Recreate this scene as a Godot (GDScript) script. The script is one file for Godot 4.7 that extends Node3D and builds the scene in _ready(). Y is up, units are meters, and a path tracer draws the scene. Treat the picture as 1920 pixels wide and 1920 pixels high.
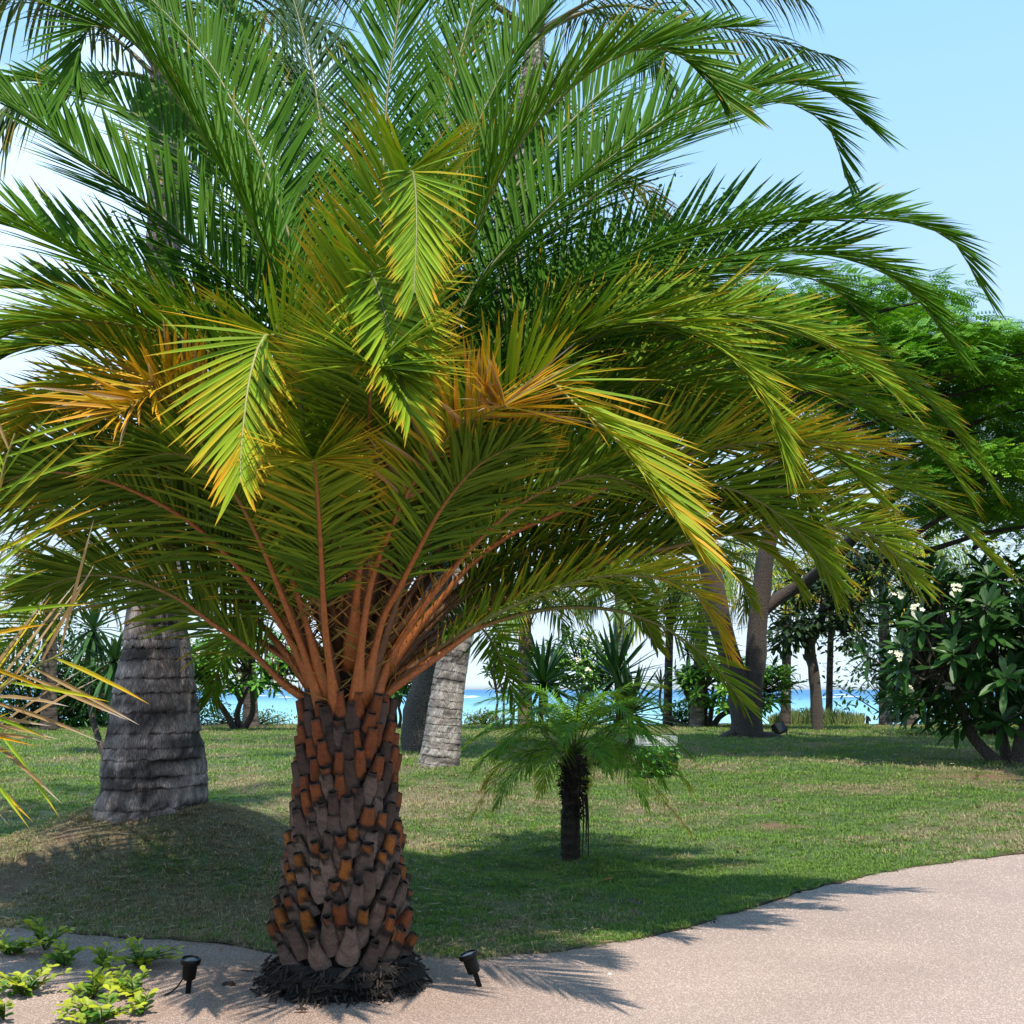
extends Node3D
# A stout date palm on a gravel edge, lawn, coconut palms and plumerias behind, the sea beyond.

const FPX := 2200.0
const EYE := Vector3(0, 1.55, 0)
const CROWN_D := 6.6
var pitch := atan(333.0 / FPX)
var M := {}
var names := {}
var patch := FastNoiseLite.new()
var rough := FastNoiseLite.new()
var mounds := []          # x, d, height, sigma
var bare := []            # x, d, rx, rd
var edge_pts := PackedVector2Array()
var leaflet_nodes := 0

# ---------------------------------------------------------------- mesh buffer
class MB:
	var v := PackedVector3Array()
	var n := PackedVector3Array()
	var c := PackedColorArray()
	var uv := PackedVector2Array()
	var ix := PackedInt32Array()

	func tri(a: int, b: int, d: int) -> void:
		ix.push_back(a); ix.push_back(b); ix.push_back(d)

	func vert(p: Vector3, nn: Vector3, col: Color) -> int:
		v.push_back(p); n.push_back(nn); c.push_back(col)
		return v.size() - 1

	# a folded blade: rows along it, a keel in the middle
	func blade(p0: Vector3, dir: Vector3, nrm: Vector3, length: float, wid: float, c0: Color, c1: Color, c2: Color, droop: float, fold: float, obovate := false) -> void:
		var side := dir.cross(nrm).normalized()
		var up := side.cross(dir).normalized()
		var ts := PackedFloat32Array([0.0, 0.3, 0.62, 0.86]) if obovate else PackedFloat32Array([0.0, 0.33, 0.72])
		var ws := PackedFloat32Array([0.14, 0.66, 1.0, 0.66]) if obovate else PackedFloat32Array([0.42, 1.0, 0.72])
		var nl := (up + side * fold).normalized()
		var nr := (up - side * fold).normalized()
		var first := v.size()
		var rows := ts.size()
		for k in rows:
			var t := ts[k]
			var p := p0 + dir * (length * t) + Vector3(0, -droop * length * t * t, 0)
			var hw := wid * 0.5 * ws[k]
			var col := c0.lerp(c1, t * 1.25) if t < 0.8 else c1
			v.push_back(p - side * hw + up * (hw * fold)); n.push_back(nl); c.push_back(col)
			v.push_back(p); n.push_back(nl); c.push_back(col)
			v.push_back(p); n.push_back(nr); c.push_back(col)
			v.push_back(p + side * hw + up * (hw * fold)); n.push_back(nr); c.push_back(col)
		var tip := p0 + dir * length + Vector3(0, -droop * length, 0)
		v.push_back(tip); n.push_back(nl); c.push_back(c2)
		v.push_back(tip); n.push_back(nr); c.push_back(c2)
		for k in rows - 1:
			var a := first + k * 4
			for h in [0, 2]:
				tri(a + h, a + h + 4, a + h + 1)
				tri(a + h + 1, a + h + 4, a + h + 5)
		var e := first + (rows - 1) * 4
		tri(e, e + 4, e + 1)
		tri(e + 2, e + 5, e + 3)

	# oval tube along frames
	func sweep(pts: PackedVector3Array, ss: PackedVector3Array, nn: PackedVector3Array, rw: PackedFloat32Array, rh: PackedFloat32Array, cols: PackedColorArray, sides: int) -> void:
		var first := v.size()
		var m := pts.size()
		for k in m:
			for j in sides:
				var a := TAU * j / sides
				var off := ss[k] * (cos(a) * rw[k]) + nn[k] * (sin(a) * rh[k])
				v.push_back(pts[k] + off)
				n.push_back((ss[k] * (cos(a) * rh[k]) + nn[k] * (sin(a) * rw[k])).normalized())
				c.push_back(cols[k])
		for k in m - 1:
			for j in sides:
				var a := first + k * sides + j
				var b := first + k * sides + (j + 1) % sides
				tri(a, a + sides, b)
				tri(b, a + sides, b + sides)
		var t := (pts[m - 1] - pts[m - 2]).normalized()
		var e := vert(pts[m - 1], t, cols[m - 1])
		for j in sides:
			tri(first + (m - 1) * sides + j, e, first + (m - 1) * sides + (j + 1) % sides)

	func tube(pts: PackedVector3Array, radii: PackedFloat32Array, cols: PackedColorArray, sides := 7) -> void:
		var ss := PackedVector3Array()
		var nn := PackedVector3Array()
		var s := Vector3.ZERO
		for k in pts.size():
			var t := (pts[mini(k + 1, pts.size() - 1)] - pts[maxi(k - 1, 0)]).normalized()
			if k == 0:
				s = t.cross(Vector3.UP if absf(t.y) < 0.9 else Vector3.RIGHT).normalized()
			s = (s - t * s.dot(t)).normalized()
			ss.push_back(s)
			nn.push_back(s.cross(t))
		sweep(pts, ss, nn, radii, radii, cols, sides)

	func box(at: Transform3D, size: Vector3, col: Color) -> void:
		for f in 6:
			var ax := f / 2
			var sg := 1.0 if f % 2 == 0 else -1.0
			var nn := Vector3.ZERO; nn[ax] = sg
			var u := Vector3.ZERO; u[(ax + 1) % 3] = 1.0
			var w := nn.cross(u)
			var q := []
			for s in [[-1, -1], [1, -1], [1, 1], [-1, 1]]:
				q.append(vert(at * ((nn + u * s[0] + w * s[1]) * size * 0.5), at.basis * nn, col))
			tri(q[0], q[2], q[1]); tri(q[0], q[3], q[2])

	func mesh(mat: Material) -> ArrayMesh:
		var a := []
		a.resize(Mesh.ARRAY_MAX)
		a[Mesh.ARRAY_VERTEX] = v
		a[Mesh.ARRAY_NORMAL] = n
		a[Mesh.ARRAY_COLOR] = c
		if uv.size() == v.size() and uv.size():
			a[Mesh.ARRAY_TEX_UV] = uv
		# front faces run clockwise: turn the ones that face against their normals
		for k in range(0, ix.size(), 3):
			var i := ix[k]
			var j := ix[k + 1]
			var l := ix[k + 2]
			if (v[j] - v[i]).cross(v[l] - v[i]).dot(n[i] + n[j] + n[l]) > 0.0:
				ix[k + 1] = l
				ix[k + 2] = j
		a[Mesh.ARRAY_INDEX] = ix
		var m := ArrayMesh.new()
		m.add_surface_from_arrays(Mesh.PRIMITIVE_TRIANGLES, a)
		m.surface_set_material(0, mat)
		return m

# ---------------------------------------------------------------- naming
func numbered(called: String) -> String:
	if not names.has(called):
		names[called] = 0
		return called
	names[called] += 1
	return "%s_%03d" % [called, names[called]]

func thing(called: String, label: String, category: String, at := Vector3.ZERO, group := "") -> Node3D:
	var o := Node3D.new()
	o.name = numbered(called)
	add_child(o)
	o.position = at
	tag(o, label, category, group)
	return o

func tag(o: Node3D, label: String, category: String, group := "", kind := "") -> void:
	if label: o.set_meta("label", label)
	if category: o.set_meta("category", category)
	if group: o.set_meta("group", group)
	if kind: o.set_meta("kind", kind)

# commits a buffer as one mesh under a parent; the buffer is in world places, the parent sits at its own
func put(called: String, b: MB, mat: Material, parent: Node3D = null, kind := "") -> MeshInstance3D:
	var o := MeshInstance3D.new()
	if parent == null:
		o.name = numbered(called)
		add_child(o)
	else:
		o.name = called
		parent.add_child(o, true)
		var off := origin_of(parent)
		for k in b.v.size():
			b.v[k] -= off
	o.mesh = b.mesh(mat)
	if kind: o.set_meta("kind", kind)
	return o

func origin_of(n: Node3D) -> Vector3:
	var p := Vector3.ZERO
	var q: Node = n
	while q != self:
		p += (q as Node3D).position
		q = q.get_parent()
	return p

func place_mesh(called: String, m: Mesh, t: Transform3D, parent: Node3D) -> MeshInstance3D:
	var o := MeshInstance3D.new()
	o.name = called
	o.mesh = m
	parent.add_child(o, true)
	t.origin -= origin_of(parent)
	o.transform = t
	return o

func scatter(called: String, m: Mesh, at: Array, cols: PackedColorArray, parent: Node3D = null) -> MultiMeshInstance3D:
	var mm := MultiMesh.new()
	mm.transform_format = MultiMesh.TRANSFORM_3D
	mm.use_colors = true
	mm.mesh = m
	mm.instance_count = at.size()
	var off := origin_of(parent) if parent else Vector3.ZERO
	for k in at.size():
		var t: Transform3D = at[k]
		t.origin -= off
		mm.set_instance_transform(k, t)
		mm.set_instance_color(k, cols[k])
	var o := MultiMeshInstance3D.new()
	o.multimesh = mm
	o.name = called if parent else numbered(called)
	(parent if parent else self).add_child(o, true)
	o.set_meta("kind", "stuff")
	return o

# ---------------------------------------------------------------- places
func ray(px: float, py: float) -> Vector3:
	var r := Vector3((px - 960.0) / FPX, -(py - 960.0) / FPX, -1.0).rotated(Vector3.RIGHT, pitch)
	return r / -r.z

func at(px: float, py: float, d: float) -> Vector3:
	return EYE + ray(px, py) * d

func ground(x: float, d: float) -> float:
	var y := smoothstep(6.5, 19.0, d) * 0.42
	var fade := smoothstep(0.0, 1.6, d - edge_depth(x)) if edge_pts.size() else 1.0
	y += fade * 0.05 * rough.get_noise_2d(x * 1.9, d * 1.9) * smoothstep(7.0, 9.0, d)
	for m in mounds:
		y += fade * m[2] * exp(-((x - m[0]) ** 2 + (d - m[1]) ** 2) / (2.0 * m[3] * m[3]))
	return y

func hit(px: float, py: float) -> Vector3:
	var r := ray(px, py)
	var d := 4.0
	while d < 60.0:
		var p := EYE + r * d
		if p.y <= ground(p.x, d):
			return Vector3(p.x, ground(p.x, d), -d)
		d += 0.02
	return EYE + r * 60.0

func on_ground(px: float, d: float) -> Vector3:
	var x := at(px, 1400, d).x
	return Vector3(x, ground(x, d), -d)

func edge_depth(x: float) -> float:
	if x <= edge_pts[0].x:
		return edge_pts[0].y
	for k in edge_pts.size() - 1:
		if x < edge_pts[k + 1].x:
			var t := (x - edge_pts[k].x) / (edge_pts[k + 1].x - edge_pts[k].x)
			return lerpf(edge_pts[k].y, edge_pts[k + 1].y, t)
	return edge_pts[-1].y + (x - edge_pts[-1].x) * 0.55

func dryness(x: float, d: float) -> float:
	var q := patch.get_noise_2d(x * 1.0, d * 1.0) * 0.9 + patch.get_noise_2d(x * 4.3 + 90.0, d * 4.3) * 0.55
	q += 0.55 * exp(-((x + 0.6) ** 2) / 0.9 - ((d - 13.0) ** 2) / 4.0)
	q += 0.7 * exp(-((x + 2.8) ** 2) / 3.0 - ((d - 8.8) ** 2) / 2.0)
	q += 0.4 * smoothstep(33.0, 37.0, d) * smoothstep(0.0, -4.0, x)
	q -= 0.45 * exp(-((x - 1.8) ** 2) / 3.0 - ((d - 10.5) ** 2) / 6.0)
	return q

func bareness(x: float, d: float) -> float:
	var q := 0.0
	for b in bare:
		q = maxf(q, 1.25 * exp(-((x - b[0]) / b[2]) ** 2 - ((d - b[1]) / b[3]) ** 2) * (1.0 + rough.get_noise_2d(x * 5.0, d * 5.0) * 1.2))
	return clampf(q, 0.0, 1.0)

func lin(r: float, g: float, b: float) -> Color:
	return Color(r, g, b)

# ---------------------------------------------------------------- curves
func spline(p: PackedVector3Array, count: int) -> PackedVector3Array:
	var dense := PackedVector3Array()
	var m := p.size()
	for k in m - 1:
		var a := p[maxi(k - 1, 0)]
		var b := p[k]
		var c := p[k + 1]
		var d := p[mini(k + 2, m - 1)]
		for j in 10:
			dense.push_back(b.cubic_interpolate(c, a, d, j / 10.0))
	dense.push_back(p[m - 1])
	var cum := PackedFloat32Array([0.0])
	for k in range(1, dense.size()):
		cum.push_back(cum[k - 1] + dense[k].distance_to(dense[k - 1]))
	var total := cum[-1]
	var out := PackedVector3Array()
	var i := 0
	for k in count:
		var s := total * k / (count - 1)
		while i < dense.size() - 2 and cum[i + 1] < s:
			i += 1
		var w := (s - cum[i]) / maxf(cum[i + 1] - cum[i], 1e-6)
		out.push_back(dense[i].lerp(dense[i + 1], clampf(w, 0.0, 1.0)))
	return out

# pixels to a curve in space; depth runs from d0 to d0 + dz along it
func traced(px: Array, d0: float, dz: float, ease_by := 1.0) -> PackedVector3Array:
	var cum := [0.0]
	var m := px.size() / 2
	for k in range(1, m):
		cum.append(cum[-1] + maxf(60.0, Vector2(px[2 * k] - px[2 * k - 2], px[2 * k + 1] - px[2 * k - 1]).length()))
	var out := PackedVector3Array()
	for k in m:
		out.push_back(at(px[2 * k], px[2 * k + 1], d0 + dz * pow(cum[k] / cum[-1], ease_by)))
	return out

func arching(from: Vector3, az: float, e0: float, e1: float, length: float, bend := 1.3, count := 12) -> PackedVector3Array:
	var out := PackedVector3Array([from])
	var p := from
	for k in range(1, count):
		var t := (k - 0.5) / (count - 1)
		var e := lerpf(e0, e1, pow(t, bend))
		p += Vector3(cos(az) * cos(e), sin(e), -sin(az) * cos(e)) * (length / (count - 1))
		out.push_back(p)
	return out

const GREEN := Color(0.054, 0.145, 0.010)
const LIME := Color(0.22, 0.325, 0.020)
const ORANGE := Color(0.58, 0.285, 0.016)
const STRAW := Color(0.34, 0.22, 0.10)

func leaf_tone(y: float, green: Color) -> Color:
	if y < 0.5:
		return green.lerp(LIME, y * 2.0)
	if y < 1.0:
		return LIME.lerp(ORANGE, (y - 0.5) * 2.0)
	return ORANGE.lerp(STRAW, clampf(y - 1.0, 0.0, 1.0))

# a pinnate palm leaf: a rachis with two ranks of folded leaflets
func frond(parent: Node3D, path: PackedVector3Array, o: Dictionary, rng: RandomNumberGenerator) -> void:
	var samples: int = o.get("samples", 36)
	var pts := spline(path, samples)
	var away := pts[-1] - pts[0]
	away.y = 0
	if away.length() < 0.3:
		away = pts[samples / 2] - pts[0]
		away.y = 0
	away = away.normalized()
	var s0 := away.cross(Vector3.UP)
	var mid := pts[samples / 2]
	var to_eye := (EYE - mid).normalized()
	var roll: float = deg_to_rad(o.get("roll", 0.0))
	if s0.dot(to_eye) < 0.0:
		roll = -roll
	var tt := PackedVector3Array(); var ss := PackedVector3Array(); var nn := PackedVector3Array()
	var rw := PackedFloat32Array(); var rh := PackedFloat32Array(); var cols := PackedColorArray()
	var base_w: float = o.get("base", 0.06)
	var orange: float = o.get("orange", 0.3)
	var y: float = o.get("y", 0.0)
	var green: Color = o.get("green", GREEN)
	var rachis_tone: Color = o.get("rachis", Color(0.20, 0.20, 0.05))
	var petiole_tone: Color = o.get("petiole", Color(0.50, 0.155, 0.033))
	for k in samples:
		var t := (pts[mini(k + 1, samples - 1)] - pts[maxi(k - 1, 0)]).normalized()
		var s := (s0 - t * s0.dot(t)).normalized()
		var nrm := s.cross(t)
		var u := float(k) / (samples - 1)
		var r := roll * smoothstep(0.05, 0.4, u)
		var n2 := nrm * cos(r) + s * sin(r)
		tt.push_back(t); nn.push_back(n2); ss.push_back(t.cross(n2))
		var w := lerpf(base_w, base_w * 0.36, smoothstep(0.0, 0.22, u)) * lerpf(1.0, 0.16, clampf((u - 0.15) / 0.85, 0.0, 1.0))
		rw.push_back(w)
		rh.push_back(w * lerpf(0.5, 0.9, smoothstep(0.0, 0.3, u)))
		var rc := petiole_tone.lerp(rachis_tone.lerp(LIME, y * 0.6), smoothstep(orange * 0.55, orange * 1.3 + 0.02, u))
		if k == 0: rc = rc * 0.5
		cols.push_back(rc)
	var rb := MB.new()
	rb.sweep(pts, ss, nn, rw, rh, cols, o.get("sides", 7))
	var fr := put(o.get("called", "frond"), rb, M.rachis, parent)
	var start: float = o.get("start", 0.24)
	var count: int = o.get("n", 160)
	var L: float = o.get("L", 0.68 if o.get("y", 0.0) < 0.1 else 0.56)
	var W: float = o.get("W", 0.025 if o.get("y", 0.0) < 0.1 else 0.021)
	var droop: float = o.get("droop", 0.05)
	var tip_tone: Color = o.get("tip", ORANGE)
	var spread: float = o.get("spread", 1.0)
	var vee: float = o.get("vee", 24.0)
	var mess: float = o.get("mess", 0.55 if y < 0.2 else 1.0)
	var apart: bool = o.get("apart", false)
	var lb := MB.new()
	if o.get("spines", true):
		for k in 26:
			var u := lerpf(0.07, start + 0.04, rng.randf())
			var i := int(u * (samples - 1))
			var sgn := 1.0 if k % 2 == 0 else -1.0
			var dir := (tt[i] * rng.randf_range(0.15, 0.8) + ss[i] * sgn + nn[i] * rng.randf_range(0.1, 0.9)).normalized()
			var c := Color(0.34, 0.15, 0.04).lerp(Color(0.16, 0.15, 0.04), rng.randf())
			lb.blade(pts[i] + ss[i] * sgn * rw[i] * 0.8, dir, nn[i], rng.randf_range(0.07, 0.2), 0.009, c, c, c, 0.0, 0.5)
	var f_low: bool = o.get("roll", 0.0) < 0.0 and o.has("orange")
	var y_run: float = o.get("y_run", 0.0)
	for side: float in [-1.0, 1.0]:
		for k in count:
			var q := (k + rng.randf_range(0.1, 0.9)) / count
			var u := lerpf(start, 0.995, q)
			var fi := u * (samples - 1)
			var i := mini(int(fi), samples - 2)
			var w := fi - i
			var p := pts[i].lerp(pts[i + 1], w)
			var T := tt[i].lerp(tt[i + 1], w).normalized()
			var S := ss[i].lerp(ss[i + 1], w).normalized()
			var N := nn[i].lerp(nn[i + 1], w).normalized()
			var shape := lerpf(0.5, 1.0, smoothstep(0.0, 0.3, q)) * lerpf(1.0, o.get("end", 0.5), smoothstep(0.55, 1.0, q))
			var a := deg_to_rad(lerpf(62.0, o.get("fan", 17.0), pow(q, 1.25)) + rng.randf_range(-9, 9) * mess) * spread
			var v := deg_to_rad(vee + rng.randf_range(-30, 30) * mess)
			var dir := (T * cos(a) + (S * side * cos(v) + N * sin(v)) * sin(a)).normalized()
			var bn := (N * cos(v) - S * side * sin(v)).normalized()
			bn = (bn + T * rng.randf_range(-0.25, 0.25) + S * rng.randf_range(-0.25, 0.25)).normalized()
			var yy := clampf(y + (rng.randf_range(-0.16, 0.16) + (rng.randf_range(0.1, 0.45) if y > 0.1 and rng.randf() < 0.16 else 0.0)) * (0.5 + y) + y_run * (q - 0.5), 0.0, 1.5)
			var dry := rng.randf() < float(o.get("dead", 0.0))
			var c0 := leaf_tone(yy * 0.8, green) * rng.randf_range(0.8, 1.2)
			var c1 := leaf_tone(yy, green) * rng.randf_range(0.85, 1.2)
			var c2 := tip_tone.lerp(c1, 0.15) if rng.randf() < (0.25 if y > 0.1 else 0.06) + y * 1.9 + (0.3 if f_low else 0.0) else c1 * 1.15
			if dry:
				c0 = STRAW * 0.9; c1 = STRAW * rng.randf_range(0.5, 1.2); c2 = Color(0.5, 0.42, 0.36)
			var bl := MB.new() if apart and leaflet_nodes < 290 else lb
			bl.blade(p + S * side * rw[i] * 0.5, dir, bn, L * shape * rng.randf_range(0.86, 1.1), W * lerpf(0.75, 1.0, shape), c0, c1, c2, droop * rng.randf_range(0.3, 1.7), 0.45)
			if bl != lb:
				leaflet_nodes += 1
				put("leaflet", bl, M.leaf, fr)
	if lb.v.size():
		put("leaflets" if not apart else "spines", lb, o.get("mat", M.leaf), fr, "stuff")

# ---------------------------------------------------------------- materials
func noise_tex(freq: float, lo: Color, hi: Color, size := 512, kind := FastNoiseLite.TYPE_SIMPLEX_SMOOTH, octaves := 5, seed_by := 1) -> NoiseTexture2D:
	var f := FastNoiseLite.new()
	f.noise_type = kind
	f.frequency = freq
	f.fractal_octaves = octaves
	f.seed = seed_by
	var t := NoiseTexture2D.new()
	t.width = size
	t.height = size
	t.seamless = true
	t.noise = f
	var g := Gradient.new()
	g.set_color(0, lo)
	g.set_color(1, hi)
	t.color_ramp = g
	return t

func mat(called: String, roughness: float, tex: Texture2D = null, scale := Vector3.ONE, bump := 0.0, bump_tex: Texture2D = null) -> StandardMaterial3D:
	var m := StandardMaterial3D.new()
	m.resource_name = called
	m.vertex_color_use_as_albedo = true
	m.roughness = roughness
	m.cull_mode = BaseMaterial3D.CULL_DISABLED
	if tex:
		m.albedo_texture = tex
		m.uv1_triplanar = true
		m.uv1_world_triplanar = true
		m.uv1_scale = scale
	if bump > 0.0:
		m.heightmap_enabled = true
		m.heightmap_texture = bump_tex if bump_tex else tex
		m.heightmap_scale = bump
	return m

func leafy(called: String, roughness: float, through: float) -> StandardMaterial3D:
	var m := mat(called, roughness)
	m.backlight_enabled = true
	m.backlight = Color(through, through, through * 0.45).linear_to_srgb()
	return m

func make_materials() -> void:
	var grain := noise_tex(0.02, Color(0.62, 0.62, 0.62), Color(1, 1, 1), 512, FastNoiseLite.TYPE_SIMPLEX_SMOOTH, 6, 3)
	var speck := noise_tex(0.06, Color(0.45, 0.45, 0.45), Color(1, 1, 1), 512, FastNoiseLite.TYPE_SIMPLEX_SMOOTH, 4, 7)
	var crack := noise_tex(0.05, Color(0.35, 0.34, 0.33), Color(1, 1, 1), 512, FastNoiseLite.TYPE_SIMPLEX_SMOOTH, 5, 11)
	M.leaf = leafy("palm leaf", 0.55, 0.36)
	M.leaf.metallic_specular = 0.24
	M.rachis = mat("palm stalk", 0.5, grain, Vector3(4, 4, 4))
	M.boot = mat("leaf base", 0.8, noise_tex(0.04, Color(0.5, 0.48, 0.46), Color(1.15, 1.12, 1.1), 512, FastNoiseLite.TYPE_SIMPLEX_SMOOTH, 6, 31), Vector3(9, 2.2, 9), 0.6)
	M.fibre = mat("fibre", 0.95, crack, Vector3(9, 2, 9), 0.8)
	M.bark = mat("ringed bark", 0.9, noise_tex(0.05, Color(0.42, 0.41, 0.40), Color(1.15, 1.12, 1.1), 512, FastNoiseLite.TYPE_SIMPLEX_SMOOTH, 5, 13), Vector3(4.5, 0.6, 4.5), 2.0)
	M.wood = mat("wood bark", 0.9, noise_tex(0.035, Color(0.3, 0.29, 0.28), Color(1.25, 1.22, 1.2), 512, FastNoiseLite.TYPE_SIMPLEX_SMOOTH, 5, 17), Vector3(2.2, 1.2, 2.2), 2.5)
	M.broad = leafy("broad leaf", 0.35, 0.45)
	M.small = leafy("small leaf", 0.55, 0.55)
	M.grass = leafy("grass blade", 0.7, 0.4)
	M.petal = leafy("petal", 0.6, 0.4)
	M.turf = mat("turf", 0.95, speck, Vector3(2.2, 2.2, 2.2), 1.0)
	M.soil = mat("soil", 0.95, speck, Vector3(3, 3, 3), 0.8)
	var grit := noise_tex(0.11, Color(0.7, 0.68, 0.67), Color(1, 1, 1), 1024, FastNoiseLite.TYPE_CELLULAR, 2, 5)
	M.gravel = mat("gravel", 0.95, grit, Vector3(4.5, 4.5, 4.5), 0.3)
	M.pebble = mat("pebble", 0.9)
	M.plastic = mat("black plastic", 0.42)
	M.plastic.metallic_specular = 0.35
	M.wire = mat("wire", 0.4)
	M.wire.metallic = 0.3
	M.lens = mat("lens", 0.3)
	M.sand = mat("sand", 0.95, speck, Vector3(0.4, 0.4, 0.4))
	M.water = mat("water", 0.55, noise_tex(0.03, Color(0.86, 0.86, 0.86), Color(1, 1, 1), 512, FastNoiseLite.TYPE_SIMPLEX_SMOOTH, 4, 21), Vector3(0.012, 0.012, 0.06))
	M.water.metallic_specular = 0.12
	M.foam = mat("foam", 0.9)

# ---------------------------------------------------------------- light and camera
func make_light() -> void:
	var cam := Camera3D.new()
	cam.name = "camera"
	cam.position = EYE
	cam.rotation.x = pitch
	cam.fov = rad_to_deg(2.0 * atan(960.0 / FPX))
	cam.near = 0.05
	cam.far = 60000.0
	add_child(cam)
	cam.current = true
	var sun := DirectionalLight3D.new()
	sun.name = "sun"
	sun.light_energy = 1.55
	sun.light_color = Color(1.0, 0.965, 0.90)
	sun.light_angular_distance = 0.53
	sun.shadow_enabled = true
	add_child(sun)
	var el := deg_to_rad(63.0)
	sun.look_at_from_position(Vector3.ZERO, Vector3(-0.30 * cos(el), -sin(el), -cos(el)))
	var sky_mat := ProceduralSkyMaterial.new()
	sky_mat.sky_top_color = Color(0.50, 0.755, 0.97)
	sky_mat.sky_horizon_color = Color(0.86, 0.93, 0.99)
	sky_mat.sky_curve = 0.28
	sky_mat.ground_bottom_color = Color(0.30, 0.36, 0.30)
	sky_mat.ground_horizon_color = Color(0.62, 0.75, 0.80)
	sky_mat.sun_angle_max = 6.0
	var im := Image.create(1024, 512, false, Image.FORMAT_RGBA8)
	var f := FastNoiseLite.new()
	f.seed = 12
	f.frequency = 2.3
	f.fractal_octaves = 5
	for j in 256:
		var th := PI * (j + 0.5) / 512.0
		for i in 1024:
			var az := TAU * (i + 0.5) / 1024.0
			var dir := Vector3(sin(az) * sin(th), cos(th), -cos(az) * sin(th))
			var flat := dir / (0.35 + dir.y)
			var q := f.get_noise_3d(flat.x, dir.y * 2.0, flat.z) * 1.6
			# a bank of cumulus drifts over the western half of the sky
			q += 0.22 - 1.3 * smoothstep(-0.28, 0.05, dir.x)
			var a := smoothstep(0.0, 0.42, q) * smoothstep(0.12, 0.34, dir.y)
			im.set_pixel(i, j, Color(1, 1, 1, a * 0.62))
	sky_mat.sky_cover = ImageTexture.create_from_image(im)
	sky_mat.sky_cover_modulate = Color(0.75, 0.75, 0.78)
	var sky := Sky.new()
	sky.sky_material = sky_mat
	var env := Environment.new()
	env.background_mode = Environment.BG_SKY
	env.sky = sky
	env.tonemap_mode = Environment.TONE_MAPPER_LINEAR
	env.tonemap_exposure = 1.32
	env.sdfgi_enabled = true
	env.ssao_enabled = true
	env.ssil_enabled = true
	var we := WorldEnvironment.new()
	we.name = "environment"
	we.environment = env
	add_child(we)

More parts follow.
